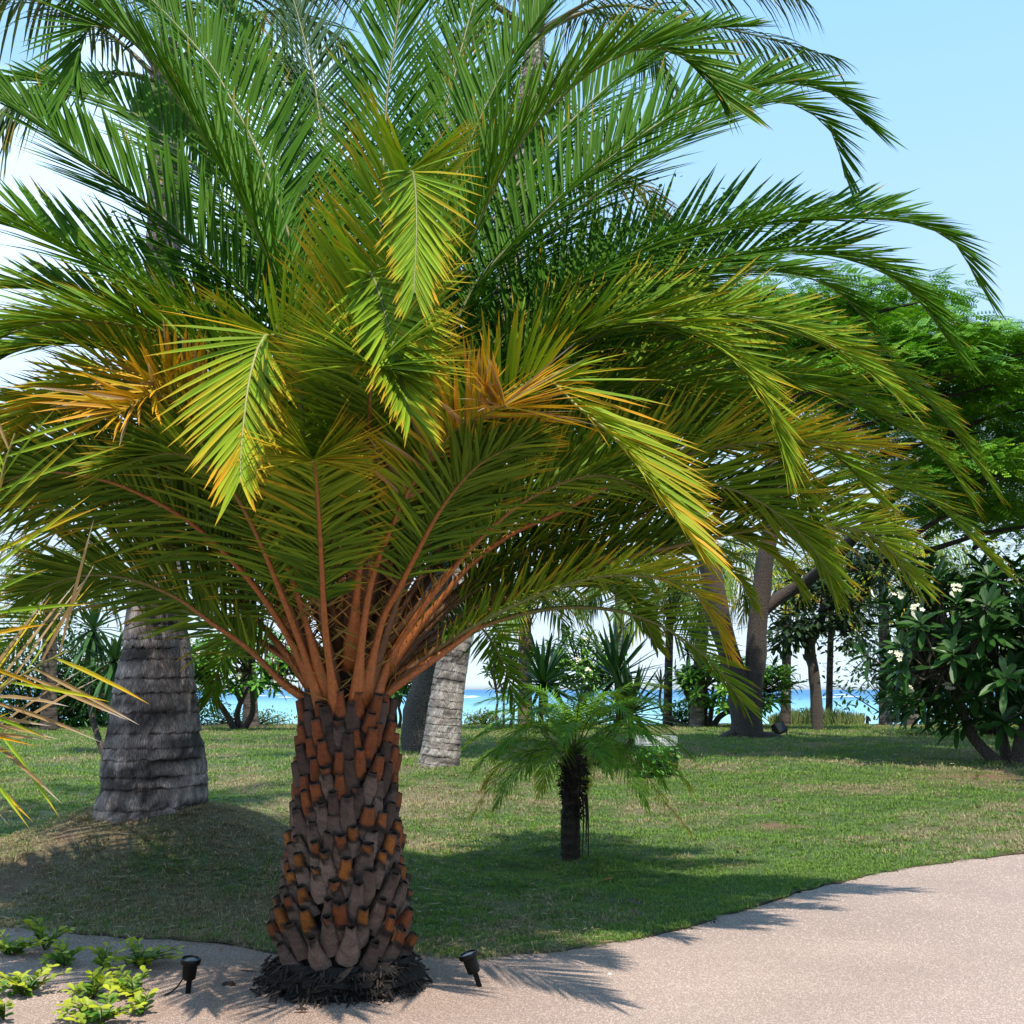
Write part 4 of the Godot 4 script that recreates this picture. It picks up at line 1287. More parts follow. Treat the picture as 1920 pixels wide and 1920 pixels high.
func make_shade_tree() -> void:
	var rng := RandomNumberGenerator.new()
	rng.seed = 61
	var foot := hit(1398, 1382)
	var d := -foot.z
	var tree := thing("shade_tree", "huge spreading tree with a forked grey trunk and bright feathery layered crown", "tree", foot)
	var wood := MB.new()
	var col := lin(0.125, 0.10, 0.092)
	var low := foot - Vector3(0, 0.2, 0)
	limb(wood, [low, foot + Vector3(0, 0.12, 0), foot + Vector3(0, 0.35, 0)], 0.48, 0.31, col, 6, 14)
	limb(wood, [low + Vector3(-0.05, 0, 0), at(1392, 1330, d), at(1375, 1250, d), at(1352, 1170, d), at(1335, 1080, d), at(1300, 950, d), at(1240, 800, d - 1)], 0.30, 0.19, col, 18, 14)
	limb(wood, [low + Vector3(0.12, 0, 0.05), at(1408, 1330, d), at(1416, 1250, d), at(1420, 1170, d), at(1428, 1100, d), at(1450, 980, d), at(1500, 840, d)], 0.27, 0.19, col, 18, 14)
	limb(wood, [at(1424, 1150, d), at(1450, 1125, d), at(1500, 1100, d), at(1580, 1030, d - 2), at(1700, 900, d - 5), at(1790, 800, d - 8)], 0.16, 0.09, col, 14, 10)
	limb(wood, [at(1500, 840, d), at(1600, 740, d - 1), at(1740, 680, d - 4), at(1880, 660, d - 7)], 0.24, 0.06, col, 12, 9)
	limb(wood, [at(1460, 960, d), at(1440, 800, d), at(1460, 650, d), at(1500, 590, d)], 0.2, 0.05, col, 12, 9)
	limb(wood, [at(1700, 900, d - 5), at(1800, 900, d - 6), at(1900, 860, d - 7), at(2000, 800, d - 8)], 0.07, 0.03, col, 10, 8)
	limb(wood, [foot + Vector3(0.4, 0.0, 0.15), foot + Vector3(0.6, 0.02, 0.25), foot + Vector3(0.9, -0.05, 0.35)], 0.12, 0.05, col, 6, 8)
	limb(wood, [foot + Vector3(-0.35, 0.05, 0.2), foot + Vector3(-0.6, 0.0, 0.3), foot + Vector3(-0.8, -0.05, 0.4)], 0.13, 0.05, col, 6, 8)
	put("trunk", wood, M.wood, tree)
	var spots := []
	var tone := PackedColorArray()
	var twigs := MB.new()
	var pads := []
	for q in [[1420, 585], [1500, 565], [1590, 575], [1660, 555], [1480, 640], [1600, 640], [1560, 610], [1720, 640], [1790, 645], [1860, 650], [1910, 690], [1700, 700], [1800, 730], [1880, 770], [1760, 810], [1900, 850], [1840, 900], [1960, 720], [2000, 820], [1650, 780], [1720, 860], [1400, 700], [1500, 730], [1350, 640], [1950, 930], [1550, 700], [1780, 940], [1880, 970]]:
		for layer in 2:
			pads.append(at(q[0] + rng.randf_range(-20, 20), q[1] + rng.randf_range(-12, 12) + layer * 22, d - 9.0 + layer * 4.0 + rng.randf_range(-1.5, 1.5)))
	for k in 34:
		pads.append(at(rng.randf_range(980, 1400), rng.randf_range(540, 800), rng.randf_range(17.5, 23.0)))
	for k in 90:
		var pd := rng.randf_range(11.5, 19.0)
		pads.append(Vector3(pd * 0.46 + 2.4 + rng.randf_range(0.0, 5.0), rng.randf_range(5.2, 7.5), -pd))
	for c in pads:
		var w := rng.randf_range(0.75, 1.35)
		twigs.tube(PackedVector3Array([c + Vector3(-0.9 * w, -0.5, 0), c + Vector3(-0.2, -0.2, 0), c + Vector3(0.6 * w, -0.05, 0.2)]), PackedFloat32Array([0.05, 0.035, 0.012]), tones(3, lin(0.09, 0.07, 0.06)), 5)
		for k in 165:
			var a := rng.randf() * TAU
			var rr := sqrt(rng.randf()) * w
			var lift := (1.0 - (rr / w) ** 2) * 0.24
			var p: Vector3 = c + Vector3(cos(a) * rr * 1.25, lift + rng.randfn() * 0.09, sin(a) * rr * 1.1)
			var s := rng.randf_range(0.55, 1.05)
			spots.append(Transform3D(Basis.from_euler(Vector3(rng.randf_range(-0.4, 0.4), -a + rng.randf_range(-0.8, 0.8), rng.randf_range(-0.5, 0.15))).scaled(Vector3.ONE * s), p))
			tone.push_back(lin(0.10, 0.29, 0.012).lerp(lin(0.25, 0.45, 0.02), rng.randf() * rng.randf()))
	put("twigs", twigs, M.wood, tree, "stuff")
	scatter("crown", spray_mesh(), spots, tone, tree)

func leaf_tree(called: String, label: String, foot: Vector3, trunk: Array, r0: float, r1: float, pads: Array, each: int, leaf_len: float, col: Color, sd: int, pad_size := 0.6) -> void:
	var rng := RandomNumberGenerator.new()
	rng.seed = sd
	var tree := thing(called, label, "tree", foot)
	var wood := MB.new()
	limb(wood, trunk, r0, r1, lin(0.14, 0.115, 0.10), 20, 10)
	var leaves := MB.new()
	for c in pads:
		var from: Vector3 = trunk[-1]
		for q in trunk:
			if (q as Vector3).distance_to(c) < from.distance_to(c): from = q
		limb(wood, [from, from.lerp(c, 0.6) + Vector3(0, 0.1, 0), c], r1 * 0.7, 0.02, lin(0.13, 0.10, 0.09), 6, 6)
		for k in each:
			var v := Vector3(rng.randfn(), rng.randfn() * 0.6, rng.randfn()) * pad_size * 0.5
			var dir := (v.normalized() + Vector3(rng.randf_range(-0.6, 0.6), rng.randf_range(-0.5, 0.4), rng.randf_range(-0.6, 0.6))).normalized()
			var t := col * rng.randf_range(0.55, 1.4)
			leaves.blade(c + v, dir, (Vector3.UP + Vector3(rng.randf_range(-0.7, 0.7), 0, rng.randf_range(-0.7, 0.7))).normalized(), leaf_len * rng.randf_range(0.7, 1.2), leaf_len * 0.45, t, t, t, 0.2, 0.2, true)
	put("trunk", wood, M.wood, tree)
	put("crown", leaves, M.broad, tree, "stuff")

# ---------------------------------------------------------------- small objects
func make_spotlight(px: float, py: float, lean: Vector3, cable: bool, label: String) -> void:
	var foot := hit(px, py)
	foot.y = -0.018
	var o := thing("garden_spotlight", label, "spotlight", foot, "black garden spotlights beside the date palm trunk")
	var basis := Basis(Quaternion(Vector3.UP, lean.normalized()))
	var black := lin(0.005, 0.005, 0.006)
	var body := lathe([[0.030, 0.0], [0.034, 0.004], [0.036, 0.03], [0.038, 0.075], [0.039, 0.078]], black, 28)
	var rim := lathe([[0.040, 0.076], [0.050, 0.080], [0.052, 0.086], [0.052, 0.102], [0.049, 0.107], [0.044, 0.107], [0.041, 0.099]], black * 1.3, 28)
	var glass := lathe([[0.0415, 0.0985], [0.03, 0.101], [0.015, 0.102], [0.001, 0.1022]], lin(0.05, 0.06, 0.07), 28)
	var neck := foot + Vector3(0, 0.075, 0)
	for part in [["housing", body, M.plastic], ["rim", rim, M.plastic], ["lens", glass, M.lens]]:
		var b: MB = part[1]
		for k in b.v.size():
			b.v[k] = neck + basis * b.v[k]
			b.n[k] = basis * b.n[k]
		put(part[0], b, part[2], o)
	var st := MB.new()
	st.box(Transform3D(basis, neck + basis * Vector3(0.004, -0.05, 0)), Vector3(0.026, 0.125, 0.014), black)
	st.box(Transform3D(basis, neck + basis * Vector3(0.004, -0.045, 0)), Vector3(0.012, 0.115, 0.03), black)
	put("spike", st, M.plastic, o)
	if cable:
		var cb := MB.new()
		var path := spline(PackedVector3Array([neck + Vector3(-0.028, 0.005, 0.01), neck + Vector3(-0.05, -0.03, 0.02), neck + Vector3(-0.085, -0.06, 0.03), Vector3(foot.x - 0.14, -0.025, foot.z + 0.03), Vector3(foot.x - 0.20, -0.028, foot.z + 0.08)]), 20)
		var r := PackedFloat32Array(); r.resize(20); r.fill(0.0045)
		cb.tube(path, r, tones(20, black), 6)
		put("cable", cb, M.plastic, o)

func lathe(prof: Array, col: Color, n := 24) -> MB:
	var b := MB.new()
	for k in prof.size():
		var q = prof[k]
		var q0 = prof[maxi(k - 1, 0)]
		var q1 = prof[mini(k + 1, prof.size() - 1)]
		var t := Vector2(q1[0] - q0[0], q1[1] - q0[1]).normalized()
		for j in n:
			var a := TAU * j / n
			b.vert(Vector3(cos(a) * q[0], q[1], sin(a) * q[0]), Vector3(cos(a) * t.y, -t.x, sin(a) * t.y).normalized(), col)
	for k in prof.size() - 1:
		for j in n:
			var a := k * n + j
			var d := k * n + (j + 1) % n
			b.tri(a, d, a + n)
			b.tri(d, d + n, a + n)
	return b

func make_wire_cage() -> void:
	var rng := RandomNumberGenerator.new()
	rng.seed = 8
	var foot := hit(1232, 1455)
	var d := -foot.z
	var r := 38.0 / FPX * d
	var h := at(1232, 1380, d).y - foot.y
	var o := thing("wire_basket", "round green wire mesh basket with a white rim standing on the lawn", "basket", foot)
	var green := lin(0.02, 0.09, 0.05)
	var mesh_b := MB.new()
	for k in 30:
		var a := TAU * k / 30.0
		var p := foot + Vector3(cos(a) * r, 0, sin(a) * r)
		mesh_b.tube(PackedVector3Array([p, p + Vector3(0, h * 0.78, 0)]), PackedFloat32Array([0.0035, 0.0035]), tones(2, green), 5)
	for k in 8:
		mesh_b.tube(circle(foot + Vector3(0, h * (0.02 + 0.105 * k), 0), r, 33), filled(33, 0.0035), tones(33, green), 5)
	put("wire_mesh", mesh_b, M.wire, o)
	var rim := MB.new()
	for k in 7:
		var y := h * (0.78 + 0.035 * k)
		rim.tube(circle(foot + Vector3(0, y, 0), r * 1.01, 33), filled(33, 0.0036), tones(33, lin(0.75, 0.74, 0.74)), 5)
	for k in 20:
		var a := TAU * k / 20.0
		var p := foot + Vector3(cos(a) * r, h * 0.79, sin(a) * r)
		rim.tube(PackedVector3Array([p, p + Vector3(0, h * 0.21, 0)]), filled(2, 0.0036), tones(2, lin(0.75, 0.74, 0.74)), 5)
	put("rim", rim, M.wire, o)
	var heap := MB.new()
	for k in 900:
		var a := rng.randf() * TAU
		var rr := sqrt(rng.randf()) * r * 0.93
		var p := foot + Vector3(cos(a) * rr, rng.randf_range(0.01, h * 0.68 + 0.05 * sin(a * 3.0)), sin(a) * rr)
		var t := lin(0.10, 0.32, 0.05).lerp(lin(0.20, 0.42, 0.08), rng.randf())
		if rng.randf() < 0.1: t = lin(0.2, 0.12, 0.06)
		heap.blade(p, Vector3(rng.randfn(), rng.randfn() * 0.6, rng.randfn()).normalized(), Vector3.UP, 0.12, 0.05, t, t, t, 0.2, 0.2, true)
	var hp := put("plant_cuttings", heap, M.small, null, "stuff")
	tag(hp, "green leaf cuttings filling the wire basket", "cuttings")

func circle(c: Vector3, r: float, n: int) -> PackedVector3Array:
	var out := PackedVector3Array()
	for k in n:
		var a := TAU * k / (n - 1)
		out.push_back(c + Vector3(cos(a) * r, 0, sin(a) * r))
	return out

func filled(n: int, v: float) -> PackedFloat32Array:
	var r := PackedFloat32Array()
	r.resize(n)
	r.fill(v)
	return r

func make_floodlight() -> void:
	var foot := hit(1462, 1381)
	var o := thing("floodlight", "square black floodlight on the lawn beside the forked tree trunk", "floodlight", foot)
	var black := lin(0.010, 0.010, 0.011)
	var t := Transform3D(Basis.from_euler(Vector3(-0.5, 0.5, 0.2)), foot + Vector3(0, 0.2, 0))
	var b := MB.new()
	b.box(t, Vector3(0.32, 0.26, 0.14), black)
	for k in 5: b.box(t * Transform3D(Basis(), Vector3(-0.13 + 0.065 * k, 0, -0.09)), Vector3(0.012, 0.22, 0.04), black)
	put("housing", b, M.plastic, o)
	var g := MB.new()
	g.box(t * Transform3D(Basis(), Vector3(0, 0, 0.073)), Vector3(0.27, 0.21, 0.006), lin(0.012, 0.012, 0.014))
	put("lens", g, M.lens, o)
	var s := MB.new()
	for q in [-0.175, 0.175]:
		s.box(Transform3D(Basis(), foot + Vector3(q, 0.11, 0)), Vector3(0.02, 0.22, 0.04), black)
	s.box(Transform3D(Basis(), foot + Vector3(0, 0.005, 0)), Vector3(0.36, 0.02, 0.04), black)
	put("bracket", s, M.plastic, o)

func make_ground_shrubs() -> void:
	var rng := RandomNumberGenerator.new()
	rng.seed = 41
	var list := [
		[22, 1786, 0.16, 10, "lime leafed ground shrub at the far left where gravel meets grass"],
		[84, 1776, 0.11, 6, "upright lime sprig rising beside the shrub at the far left lawn edge"],
		[122, 1806, 0.10, 6, "small lime green sprig between the two left clumps of shrubs"],
		[45, 1862, 0.17, 11, "large lime and dark green shrub at the left edge on the gravel"],
		[262, 1806, 0.20, 12, "widest lime shrub on the gravel nearest the lawn, left of the spotlight"],
		[192, 1812, 0.07, 4, "tiny dark green sprig trailing from the widest shrub on the gravel"],
		[248, 1862, 0.15, 10, "lime shrub directly left of the spotlight with a cable"],
		[176, 1868, 0.12, 8, "yellowish sprawling shrub left of the one beside the spotlight"],
		[192, 1912, 0.16, 11, "lime shrub at the bottom of the picture below the spotlight cable"],
		[8, 1905, 0.09, 6, "lime sprig in the bottom left corner on the gravel"],
		[268, 1898, 0.06, 4, "small trailing sprig touching the spotlight cable"],
	]
	for q in list:
		var foot := hit(q[0], q[1])
		foot.y = -0.018
		var o := thing("ground_shrub", q[4], "shrub", foot, "lime leafed shrubs on the gravel")
		var stems := MB.new()
		for k in q[3]:
			var az := rng.randf() * TAU
			var reach: float = q[2] * rng.randf_range(0.4, 1.45)
			var up := rng.randf_range(0.04, 0.12)
			if q[4].begins_with("upright"): up = rng.randf_range(0.1, 0.19)
			var tip := foot + Vector3(cos(az) * reach, up, sin(az) * reach * 0.8)
			var path := spline(PackedVector3Array([foot, foot.lerp(tip, 0.5) + Vector3(0, 0.02, 0), tip]), 7)
			stems.tube(path, PackedFloat32Array([0.004, 0.0038, 0.0035, 0.003, 0.0026, 0.002, 0.0015]), tones(7, lin(0.14, 0.11, 0.05)), 5)
			for j in 6:
				var i := 1 + j
				var p := path[i]
				var t := (path[i] - path[i - 1]).normalized()
				var s := t.cross(Vector3.UP).normalized()
				if j % 2 == 0: s = (s + Vector3(0, 0.6, 0)).normalized()
				var u := j / 5.0
				for sg: float in [-1.0, 1.0]:
					var dir: Vector3 = (s * sg + t * rng.randf_range(0.4, 1.0) + Vector3(0, rng.randf_range(0.0, 0.5), 0)).normalized()
					var c := lin(0.07, 0.20, 0.014).lerp(lin(0.46, 0.50, 0.02), clampf(u * u + rng.randf_range(-0.3, 0.25), 0.0, 1.0))
					var one := MB.new()
					one.blade(p, dir, (Vector3.UP + Vector3(rng.randf_range(-0.4, 0.4), 0, rng.randf_range(0.0, 0.5))).normalized(), rng.randf_range(0.042, 0.068), 0.03, c * 0.9, c, c, 0.15, 0.22, true)
					put("leaf", one, M.small, o)
		put("stems", stems, M.wood, o)

func make_litter() -> void:
	var rng := RandomNumberGenerator.new()
	rng.seed = 19
	for q in [
		[1128, 1656, 0.10, 0.42, 0.17, 0.05, "curled orange brown leaf on the shaded lawn right of the small palm trunk"],
		[1385, 1597, 0.10, 0.55, 0.45, 0.10, "pale yellow fallen leaf on the open lawn below the bare patch"],
		[1202, 1702, 0.12, 0.14, 0.08, 0.05, "flat brown leaf on the dark lawn right of the curled orange leaf"],
		[1194, 1719, 0.08, 0.16, 0.07, 0.04, "smaller reddish leaf just below the flat brown leaf on the dark lawn"],
		[428, 1759, 0.10, 0.20, 0.11, 0.04, "brown leaf at the lawn edge left of the date palm trunk"],
		[1567, 1613, 0.06, 0.10, 0.06, 0.04, "dark brown leaf bit on the lawn near the right gravel edge"],
		[1830, 1461, 0.14, 0.10, 0.07, 0.03, "dark leaf lying on the sandy bare patch at the right"],
		[1442, 1506, 0.10, 0.03, 0.025, 0.02, "black leaf bit on the sunlit lawn above the bare patch"],
		[455, 1464, 0.12, 0.55, 0.42, 0.04, "yellow leaf on the green lawn right of the mound palm"],
		[84, 1499, 0.12, 0.50, 0.42, 0.06, "yellow leaf on the lawn left of the mound palm"],
		[1000, 1560, 0.08, 0.40, 0.22, 0.10, "tan leaf on the dry grass left of the small palm"],
	]:
		var p := hit(q[0], q[1])
		if q[1] > 1740: p.y = maxf(p.y, -0.03)
		var b := MB.new()
		var c := lin(q[3], q[4], q[5])
		var az := rng.randf() * TAU
		b.blade(p + Vector3(0, 0.018, 0), Vector3(cos(az), 0.12, sin(az)).normalized(), Vector3(0.1, 1, 0.2).normalized(), q[2], q[2] * 0.42, c * 0.8, c, c * 0.7, -0.1, 0.35, true)
		var o := put("fallen_leaf", b, M.broad)
		recentre(o)
		tag(o, q[6], "leaf", "fallen leaves on the ground")
	var lb := MB.new()
	for k in 10000:
		var x := rng.randf_range(-4.6, 0.6)
		var d := rng.randf_range(7.2, 13.5)
		if rng.randf() > 0.25 + 0.75 * exp(-((x + 2.7) ** 2) / 2.6 - ((d - 9.0) ** 2) / 1.6): continue
		var c := lin(0.46, 0.36, 0.22).lerp(lin(0.20, 0.10, 0.055), rng.randf())
		var az := rng.randf() * TAU
		lb.blade(Vector3(x, ground(x, d) + rng.randf_range(0.008, 0.03), -d), Vector3(cos(az), rng.randf_range(-0.15, 0.25), sin(az)).normalized(), Vector3(rng.randf_range(-0.4, 0.4), 1, rng.randf_range(-0.4, 0.4)).normalized(), rng.randf_range(0.04, 0.11), rng.randf_range(0.005, 0.012), c, c, c, 0.1, 0.3)
	tag(put("dry_litter", lb, M.grass, null, "stuff"), "dry straw and leaf bits strewn over the earth mound and nearby lawn", "litter")
	for k in 16:
		var p := hit(rng.randf_range(1560, 1900), rng.randf_range(1392, 1440))
		var b := MB.new()
		var c := lin(0.7, 0.66, 0.5)
		for j in 4:
			var a := TAU * j / 4.0
			b.blade(p + Vector3(0, 0.05, 0), Vector3(cos(a), 0.3, sin(a)).normalized(), Vector3.UP, 0.04, 0.03, c, c, c, 0.1, 0.1, true)
		var o := put("fallen_blossom", b, M.petal)
		recentre(o)
		tag(o, "whitish fallen blossom on the shaded lawn before the dark plumeria", "blossom", "fallen blossoms on the shaded lawn")
	for q in [[440, 1812, 0.2, "short brown twig on the gravel left of the date palm trunk"], [478, 1880, 0.16, "thin brown twig on the gravel below the trunk at its left"], [545, 1893, 0.12, "brown root end on the gravel below the date palm trunk"]]:
		var p := hit(q[0], q[1])
		p.y = -0.022
		var b := MB.new()
		var az := rng.randf_range(-0.6, 0.6)
		var dir := Vector3(cos(az), 0, sin(az))
		b.tube(spline(PackedVector3Array([p, p + dir * q[2] * 0.5 + Vector3(0, 0.012, 0.02), p + dir * q[2]]), 8), filled(8, 0.0045), tones(8, lin(0.17, 0.10, 0.07)), 5)
		var o := put("twig", b, M.wood)
		recentre(o)
		tag(o, q[3], "twig", "twigs on the gravel")
	for q in [[430, 1842, 0.04, "dark clod of bark fibre on the gravel left of the trunk"], [565, 1888, 0.03, "small dark clod on the gravel below the trunk"]]:
		var p := hit(q[0], q[1])
		p.y = -0.02
		var b := MB.new()
		ellipsoid(b, p, Vector3(q[2], q[2] * 0.5, q[2] * 0.7), lin(0.05, 0.03, 0.022), 7)
		for k in b.v.size(): b.v[k] = p + (b.v[k] - p) * (1.0 + rough.get_noise_3dv(b.v[k] * 90.0) * 0.7)
		var o := put("soil_clod", b, M.soil)
		recentre(o)
		tag(o, q[3], "clod", "dark clods on the gravel")
	var st := MB.new()
	var sp := hit(1143, 1822)
	sp.y = -0.02
	ellipsoid(st, sp, Vector3(0.016, 0.012, 0.014), lin(0.65, 0.64, 0.62), 6)
	var so := put("white_stone", st, M.pebble)
	recentre(so)
	tag(so, "small white stone on the gravel right of the second spotlight", "stone")

func recentre(o: MeshInstance3D) -> void:
	var m: ArrayMesh = o.mesh
	var a := m.surface_get_arrays(0)
	var v: PackedVector3Array = a[Mesh.ARRAY_VERTEX]
	var lo := v[0]
	for p in v: lo = Vector3(minf(lo.x, p.x), minf(lo.y, p.y), minf(lo.z, p.z))
	for k in v.size(): v[k] -= lo
	a[Mesh.ARRAY_VERTEX] = v
	var n := ArrayMesh.new()
	n.add_surface_from_arrays(Mesh.PRIMITIVE_TRIANGLES, a)
	n.surface_set_material(0, m.surface_get_material(0))
	o.mesh = n
	o.position = lo

func make_tall_grass() -> void:
	var rng := RandomNumberGenerator.new()
	rng.seed = 29
	var b := MB.new()
	var stem := MB.new()
	for k in 1500:
		var px := rng.randf_range(1445, 1622)
		var d := rng.randf_range(38.4, 39.4)
		var p := on_ground(px, d)
		var h := rng.randf_range(0.35, 0.7) * (0.6 + 0.5 * sin(PI * (px - 1440.0) / 190.0))
		var dir := Vector3(rng.randf_range(-0.4, 0.4), 1, rng.randf_range(-0.3, 0.3)).normalized()
		var t := lin(0.10, 0.19, 0.035).lerp(lin(0.30, 0.30, 0.12), rng.randf())
		b.blade(p, dir, Vector3(0, 0.1, 1), h, 0.02, t, t, t * 1.2, 0.15, 0.2)
	var o := put("tall_grass", b, M.grass, null, "stuff")
	tag(o, "clump of tall wispy grass along the lawn edge before the sea", "grass")

func make_background() -> void:
	# palms along the shore
	var grey := lin(0.27, 0.225, 0.20)
	shore_palm(985, 34.0, 984, 1120, 0.19, lin(0.30, 0.23, 0.17), "shore palm with a shaggy orange brown top behind the papaya shrub", 15, 2.6, 0.05, 201, true)
	shore_palm(1166, 40.0, 1160, 1085, 0.16, grey, "shore palm with drooping blue green fronds above the yuccas", 14, 2.4, 0.0, 202)
	shore_palm(1252, 37.0, 1257, 1140, 0.13, lin(0.15, 0.125, 0.115), "slim dark upright palm with a shaggy ball of old stalks", 13, 2.4, 0.05, 203, true)
	shore_palm(1306, 36.0, 1330, 1060, 0.19, lin(0.33, 0.28, 0.25), "leaning pale ringed palm left of the forked tree trunk", 14, 2.6, 0.1, 204)
	shore_palm(1474, 38.0, 1478, 1085, 0.15, lin(0.14, 0.115, 0.10), "dark shore palm right of the forked tree with yellowing fronds", 15, 2.7, 0.5, 205)
	shore_palm(1662, 38.5, 1656, 1090, 0.18, grey, "grey shore palm before the open sea, second from the dark plumeria", 15, 2.9, 0.5, 206)
	shore_palm(1707, 38.0, 1700, 1050, 0.21, lin(0.22, 0.19, 0.16), "thicker shore palm nearest the dark plumeria", 15, 2.8, 0.2, 207)
	shore_palm(1555, 40.0, 1560, 1110, 0.11, lin(0.10, 0.08, 0.07), "thin dark palm stem behind the crooked tree trunk", 14, 2.8, 0.5, 208)
	shore_palm(90, 33.0, 95, 1090, 0.2, lin(0.14, 0.11, 0.09), "dark palm above the red flowered hedge at the left", 14, 2.8, 0.15, 209)
	shore_palm(470, 36.0, 455, 1030, 0.2, lin(0.20, 0.16, 0.14), "palm rising behind the white flowered plumeria left of the date palm", 15, 3.0, 0.25, 210)
	# dark gnarled trunk beside the leaning palm
	var g := hit(790, 1408)
	leaf_tree("gnarled_tree", "dark gnarled old tree trunk hidden behind the leaning pale palm", g, [g - Vector3(0, 0.2, 0), at(782, 1350, -g.z), at(800, 1290, -g.z), at(812, 1200, -g.z), at(820, 1100, -g.z), at(850, 900, -g.z), at(900, 600, -g.z)], 0.33, 0.2, [at(700, 560, 22), at(1080, 470, 22), at(1140, 440, 21), at(1180, 470, 22), at(1040, 520, 23), at(980, 470, 22), at(660, 340, 23), at(850, 420, 22), at(420, 540, 22), at(360, 470, 22), at(1110, 520, 21), at(560, 460, 22)], 420, 0.14, lin(0.06, 0.13, 0.03), 301, 1.5)
	# crooked tree
	var k := hit(1532, 1368)
	var kd := -k.z
	leaf_tree("crooked_tree", "slender crooked dark tree trunk with leafy tufts in front of the sea", k, [k - Vector3(0, 0.2, 0), at(1531, 1310, kd), at(1524, 1250, kd), at(1517, 1215, kd), at(1530, 1180, kd), at(1545, 1140, kd), at(1550, 1080, kd), at(1560, 980, kd)], 0.17, 0.11, [at(1490, 1175, kd), at(1475, 1190, kd), at(1510, 1160, kd), at(1580, 1150, kd), at(1605, 1190, kd), at(1600, 1130, kd), at(1560, 1090, kd), at(1500, 1100, kd), at(1640, 1070, kd), at(1660, 1030, kd), at(1600, 1030, kd)], 200, 0.26, lin(0.03, 0.06, 0.018), 302, 0.75)
	var kn := MB.new()
	# plumerias
	var f := hit(1892, 1428)
	var fd := -f.z
	plumeria("large dark plumeria with cream blossoms at the right edge of the lawn", f, at(1850, 1215, fd), Vector3(1.95, 1.55, 1.7), 190, 0.42, lin(0.036, 0.10, 0.020), 0.2, 401, 290, 13)
	f = hit(1330, 1362)
	plumeria("bright green plumeria behind the forked tree trunk", f, at(1375, 1282, 36), Vector3(2.1, 0.95, 1.0), 150, 0.36, lin(0.13, 0.30, 0.03), 0.12, 402, 0, 11)
	f = hit(450, 1366)
	plumeria("white flowered plumeria between the mound palm and the date palm", f, at(450, 1245, 33), Vector3(2.1, 0.95, 1.0), 170, 0.34, lin(0.10, 0.26, 0.03), 0.2, 403, 0, 11)
	f = hit(1085, 1366)
	plumeria("pale green plumeria rising behind the twin yuccas", f, at(1075, 1245, 34), Vector3(1.5, 0.95, 0.9), 90, 0.34, lin(0.13, 0.28, 0.04), 0.05, 404, 0, 11)
	f = hit(945, 1366)
	plumeria("small yellowish papaya like shrub beside the shaggy shore palm", f, at(945, 1250, 36), Vector3(0.62, 1.1, 0.5), 40, 0.32, lin(0.19, 0.29, 0.04), 0.0, 405, 0, 9)
	f = hit(742, 1366)
	plumeria("green plumeria glimpsed beside the gnarled trunk", f, at(735, 1270, 34), Vector3(0.8, 0.8, 0.8), 50, 0.32, lin(0.05, 0.15, 0.03), 0.0, 406, 0, 10)
	# bare plumeria stems before the sea
	for q in [[1742, 38.6, 1, "bare branching plumeria stem before the sea right of the thick palm"], [1790, 38.9, 2, "second leafless branching stem nearer the dark plumeria"]]:
		var bf := on_ground(q[0], q[1])
		var o := thing("bare_shrub", q[3], "shrub", bf, "leafless stems before the sea")
		var b := MB.new()
		var rng := RandomNumberGenerator.new()
		rng.seed = 500 + q[2]
		for j in 5:
			var t := bf + Vector3(rng.randf_range(-0.75, 0.6), rng.randf_range(0.7, 1.5), rng.randf_range(-0.3, 0.3))
			limb(b, [bf, bf.lerp(t, 0.4) + Vector3(rng.randf_range(-0.15, 0.15), 0.05, 0), t], 0.045, 0.02, lin(0.24, 0.21, 0.18), 8, 6)
		put("stems", b, M.wood, o)
	# yuccas
	var y := hit(1092, 1432)
	var yd := -y.z
	yucca("dark green yucca with three spiky heads behind the small palm", y, [at(1018, 1282, yd), at(1155, 1270, yd), at(1180, 1340, yd - 0.4)], 0.95, lin(0.022, 0.070, 0.020), 601, 60)
	y = hit(196, 1412)
	yd = -y.z
	yucca("drooping long leaved yucca behind the mound palm trunk", y, [at(215, 1240, yd), at(175, 1180, yd + 0.3)], 1.0, lin(0.05, 0.12, 0.035), 602, 56, 0.7)
	y = hit(1295, 1364)
	yucca("small spiky yucca between the slim palm and leaning palm", y, [at(1290, 1225, 36), at(1240, 1285, 36.5)], 0.6, lin(0.045, 0.08, 0.035), 603, 40)
	# hedges and flower beds
	bush("flower_hedge", "dark green hedge with red flowers at the far left", "hedge", on_ground(60, 36), Vector3(2.4, 3.4, 1.0), 5200, 0.2, lin(0.06, 0.17, 0.03), 701, lin(0.7, 0.09, 0.04), 0.03)
	bush("flower_hedge", "lower hedge with orange red blooms behind the drooping yucca", "hedge", on_ground(170, 37), Vector3(1.6, 2.3, 0.9), 2600, 0.19, lin(0.06, 0.16, 0.03), 702, lin(0.75, 0.12, 0.04), 0.04)
	bush("flower_bed", "low bed of orange flowers under the white flowered plumeria", "flower bed", on_ground(460, 38.6), Vector3(1.9, 0.5, 0.4), 1500, 0.10, lin(0.10, 0.20, 0.04), 703, lin(0.8, 0.2, 0.06), 0.10)
	bush("flower_bed", "low bed of pink flowers at the lawn edge right of the leaning palm", "flower bed", on_ground(905, 38.6), Vector3(0.9, 0.42, 0.4), 900, 0.10, lin(0.12, 0.21, 0.04), 704, lin(0.75, 0.12, 0.3), 0.10)
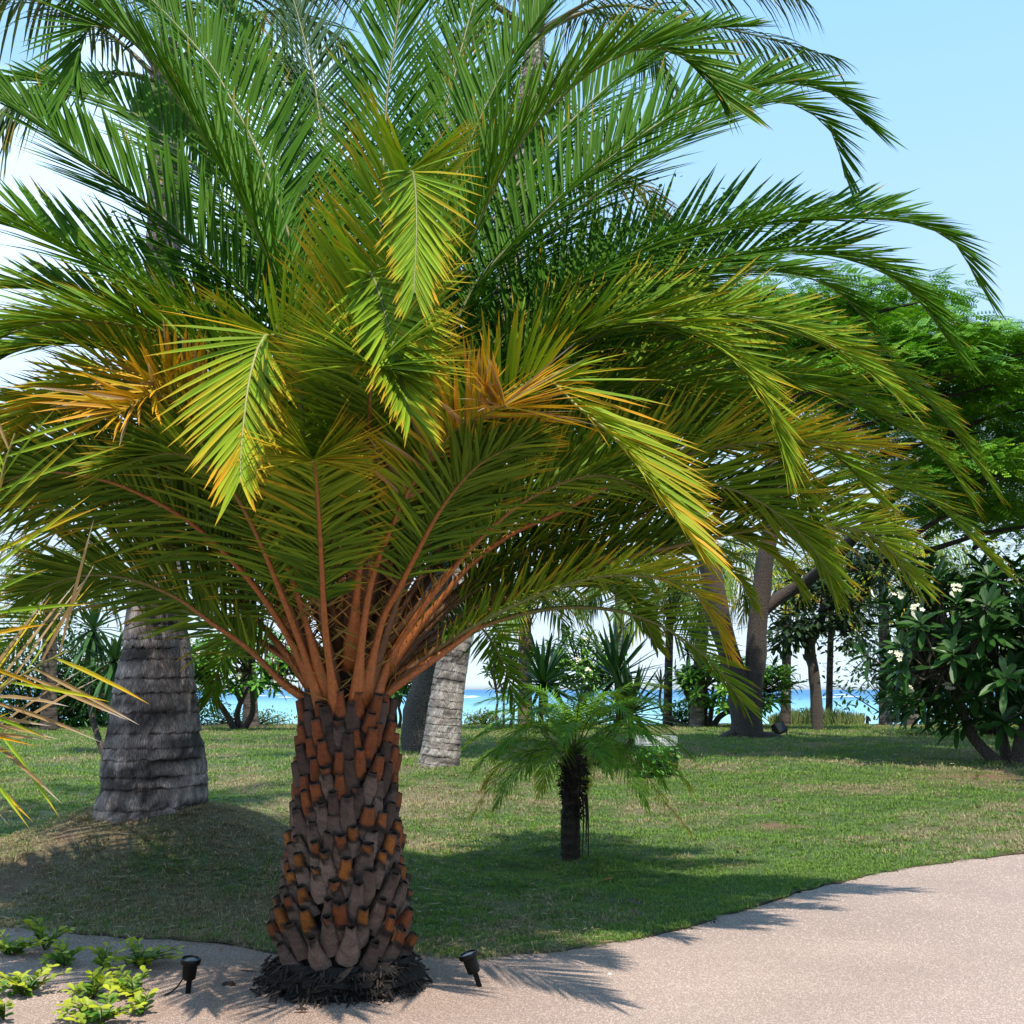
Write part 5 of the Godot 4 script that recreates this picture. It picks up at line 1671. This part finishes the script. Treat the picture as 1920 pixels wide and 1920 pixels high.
	bush("green_shrub", "bright green shrub at the foot of the leaning ringed palm", "shrub", on_ground(1285, 38.2), Vector3(0.95, 0.62, 0.5), 900, 0.14, lin(0.09, 0.22, 0.03), 705)
	bush("green_shrub", "low green shrub under the three headed yucca by the lawn edge", "shrub", on_ground(1090, 38.4), Vector3(2.0, 0.8, 0.5), 1300, 0.15, lin(0.08, 0.19, 0.03), 706)
	bush("green_shrub", "dense green bush under the palm at the left", "shrub", on_ground(300, 38.0), Vector3(2.0, 1.5, 0.8), 1800, 0.18, lin(0.045, 0.13, 0.025), 707)
	bush("flowering_bush", "tall bush with yellow flowers between the shade tree and the dark plumeria", "shrub", on_ground(1860, 30.0), Vector3(2.6, 5.2, 1.6), 5200, 0.2, lin(0.07, 0.15, 0.025), 708, lin(0.75, 0.55, 0.05), 0.05)
	bush("flowering_bush", "tall shadowy bush behind the palms under the shade tree", "shrub", on_ground(1690, 41.0), Vector3(2.8, 4.6, 1.6), 1700, 0.24, lin(0.10, 0.20, 0.03), 709)
	make_tall_grass()
	# post by the sea
	var pb := MB.new()
	var pp := on_ground(1628, 39.0)
	pb.tube(PackedVector3Array([pp, pp + Vector3(0.02, 0.28, 0)]), PackedFloat32Array([0.06, 0.05]), tones(2, lin(0.2, 0.17, 0.15)), 8)
	var po := put("wooden_post", pb, M.wood)
	recentre(po)
	tag(po, "short weathered wooden post at the lawn edge before the sea", "post")

func _ready() -> void:
	patch.seed = 5
	patch.frequency = 0.35
	patch.fractal_octaves = 3
	rough.seed = 6
	rough.frequency = 0.6
	rough.fractal_octaves = 3
	make_light()
	make_materials()
	make_ground()
	make_date_palm()
	make_neighbour_palm()
	make_left_coconut()
	make_leaning_coconut()
	make_small_palm()
	make_shade_tree()
	make_background()
	make_wire_cage()
	make_floodlight()
	make_spotlight(353, 1858, Vector3(0.10, 1, 0.12), true, "black cylindrical spotlight with a cable on the gravel left of the date palm trunk")
	make_spotlight(889, 1845, Vector3(-0.35, 1, 0.05), false, "tilted black cylindrical spotlight on the gravel right of the date palm trunk")
	make_ground_shrubs()
	make_litter()
	make_pebbles()
	make_grass()
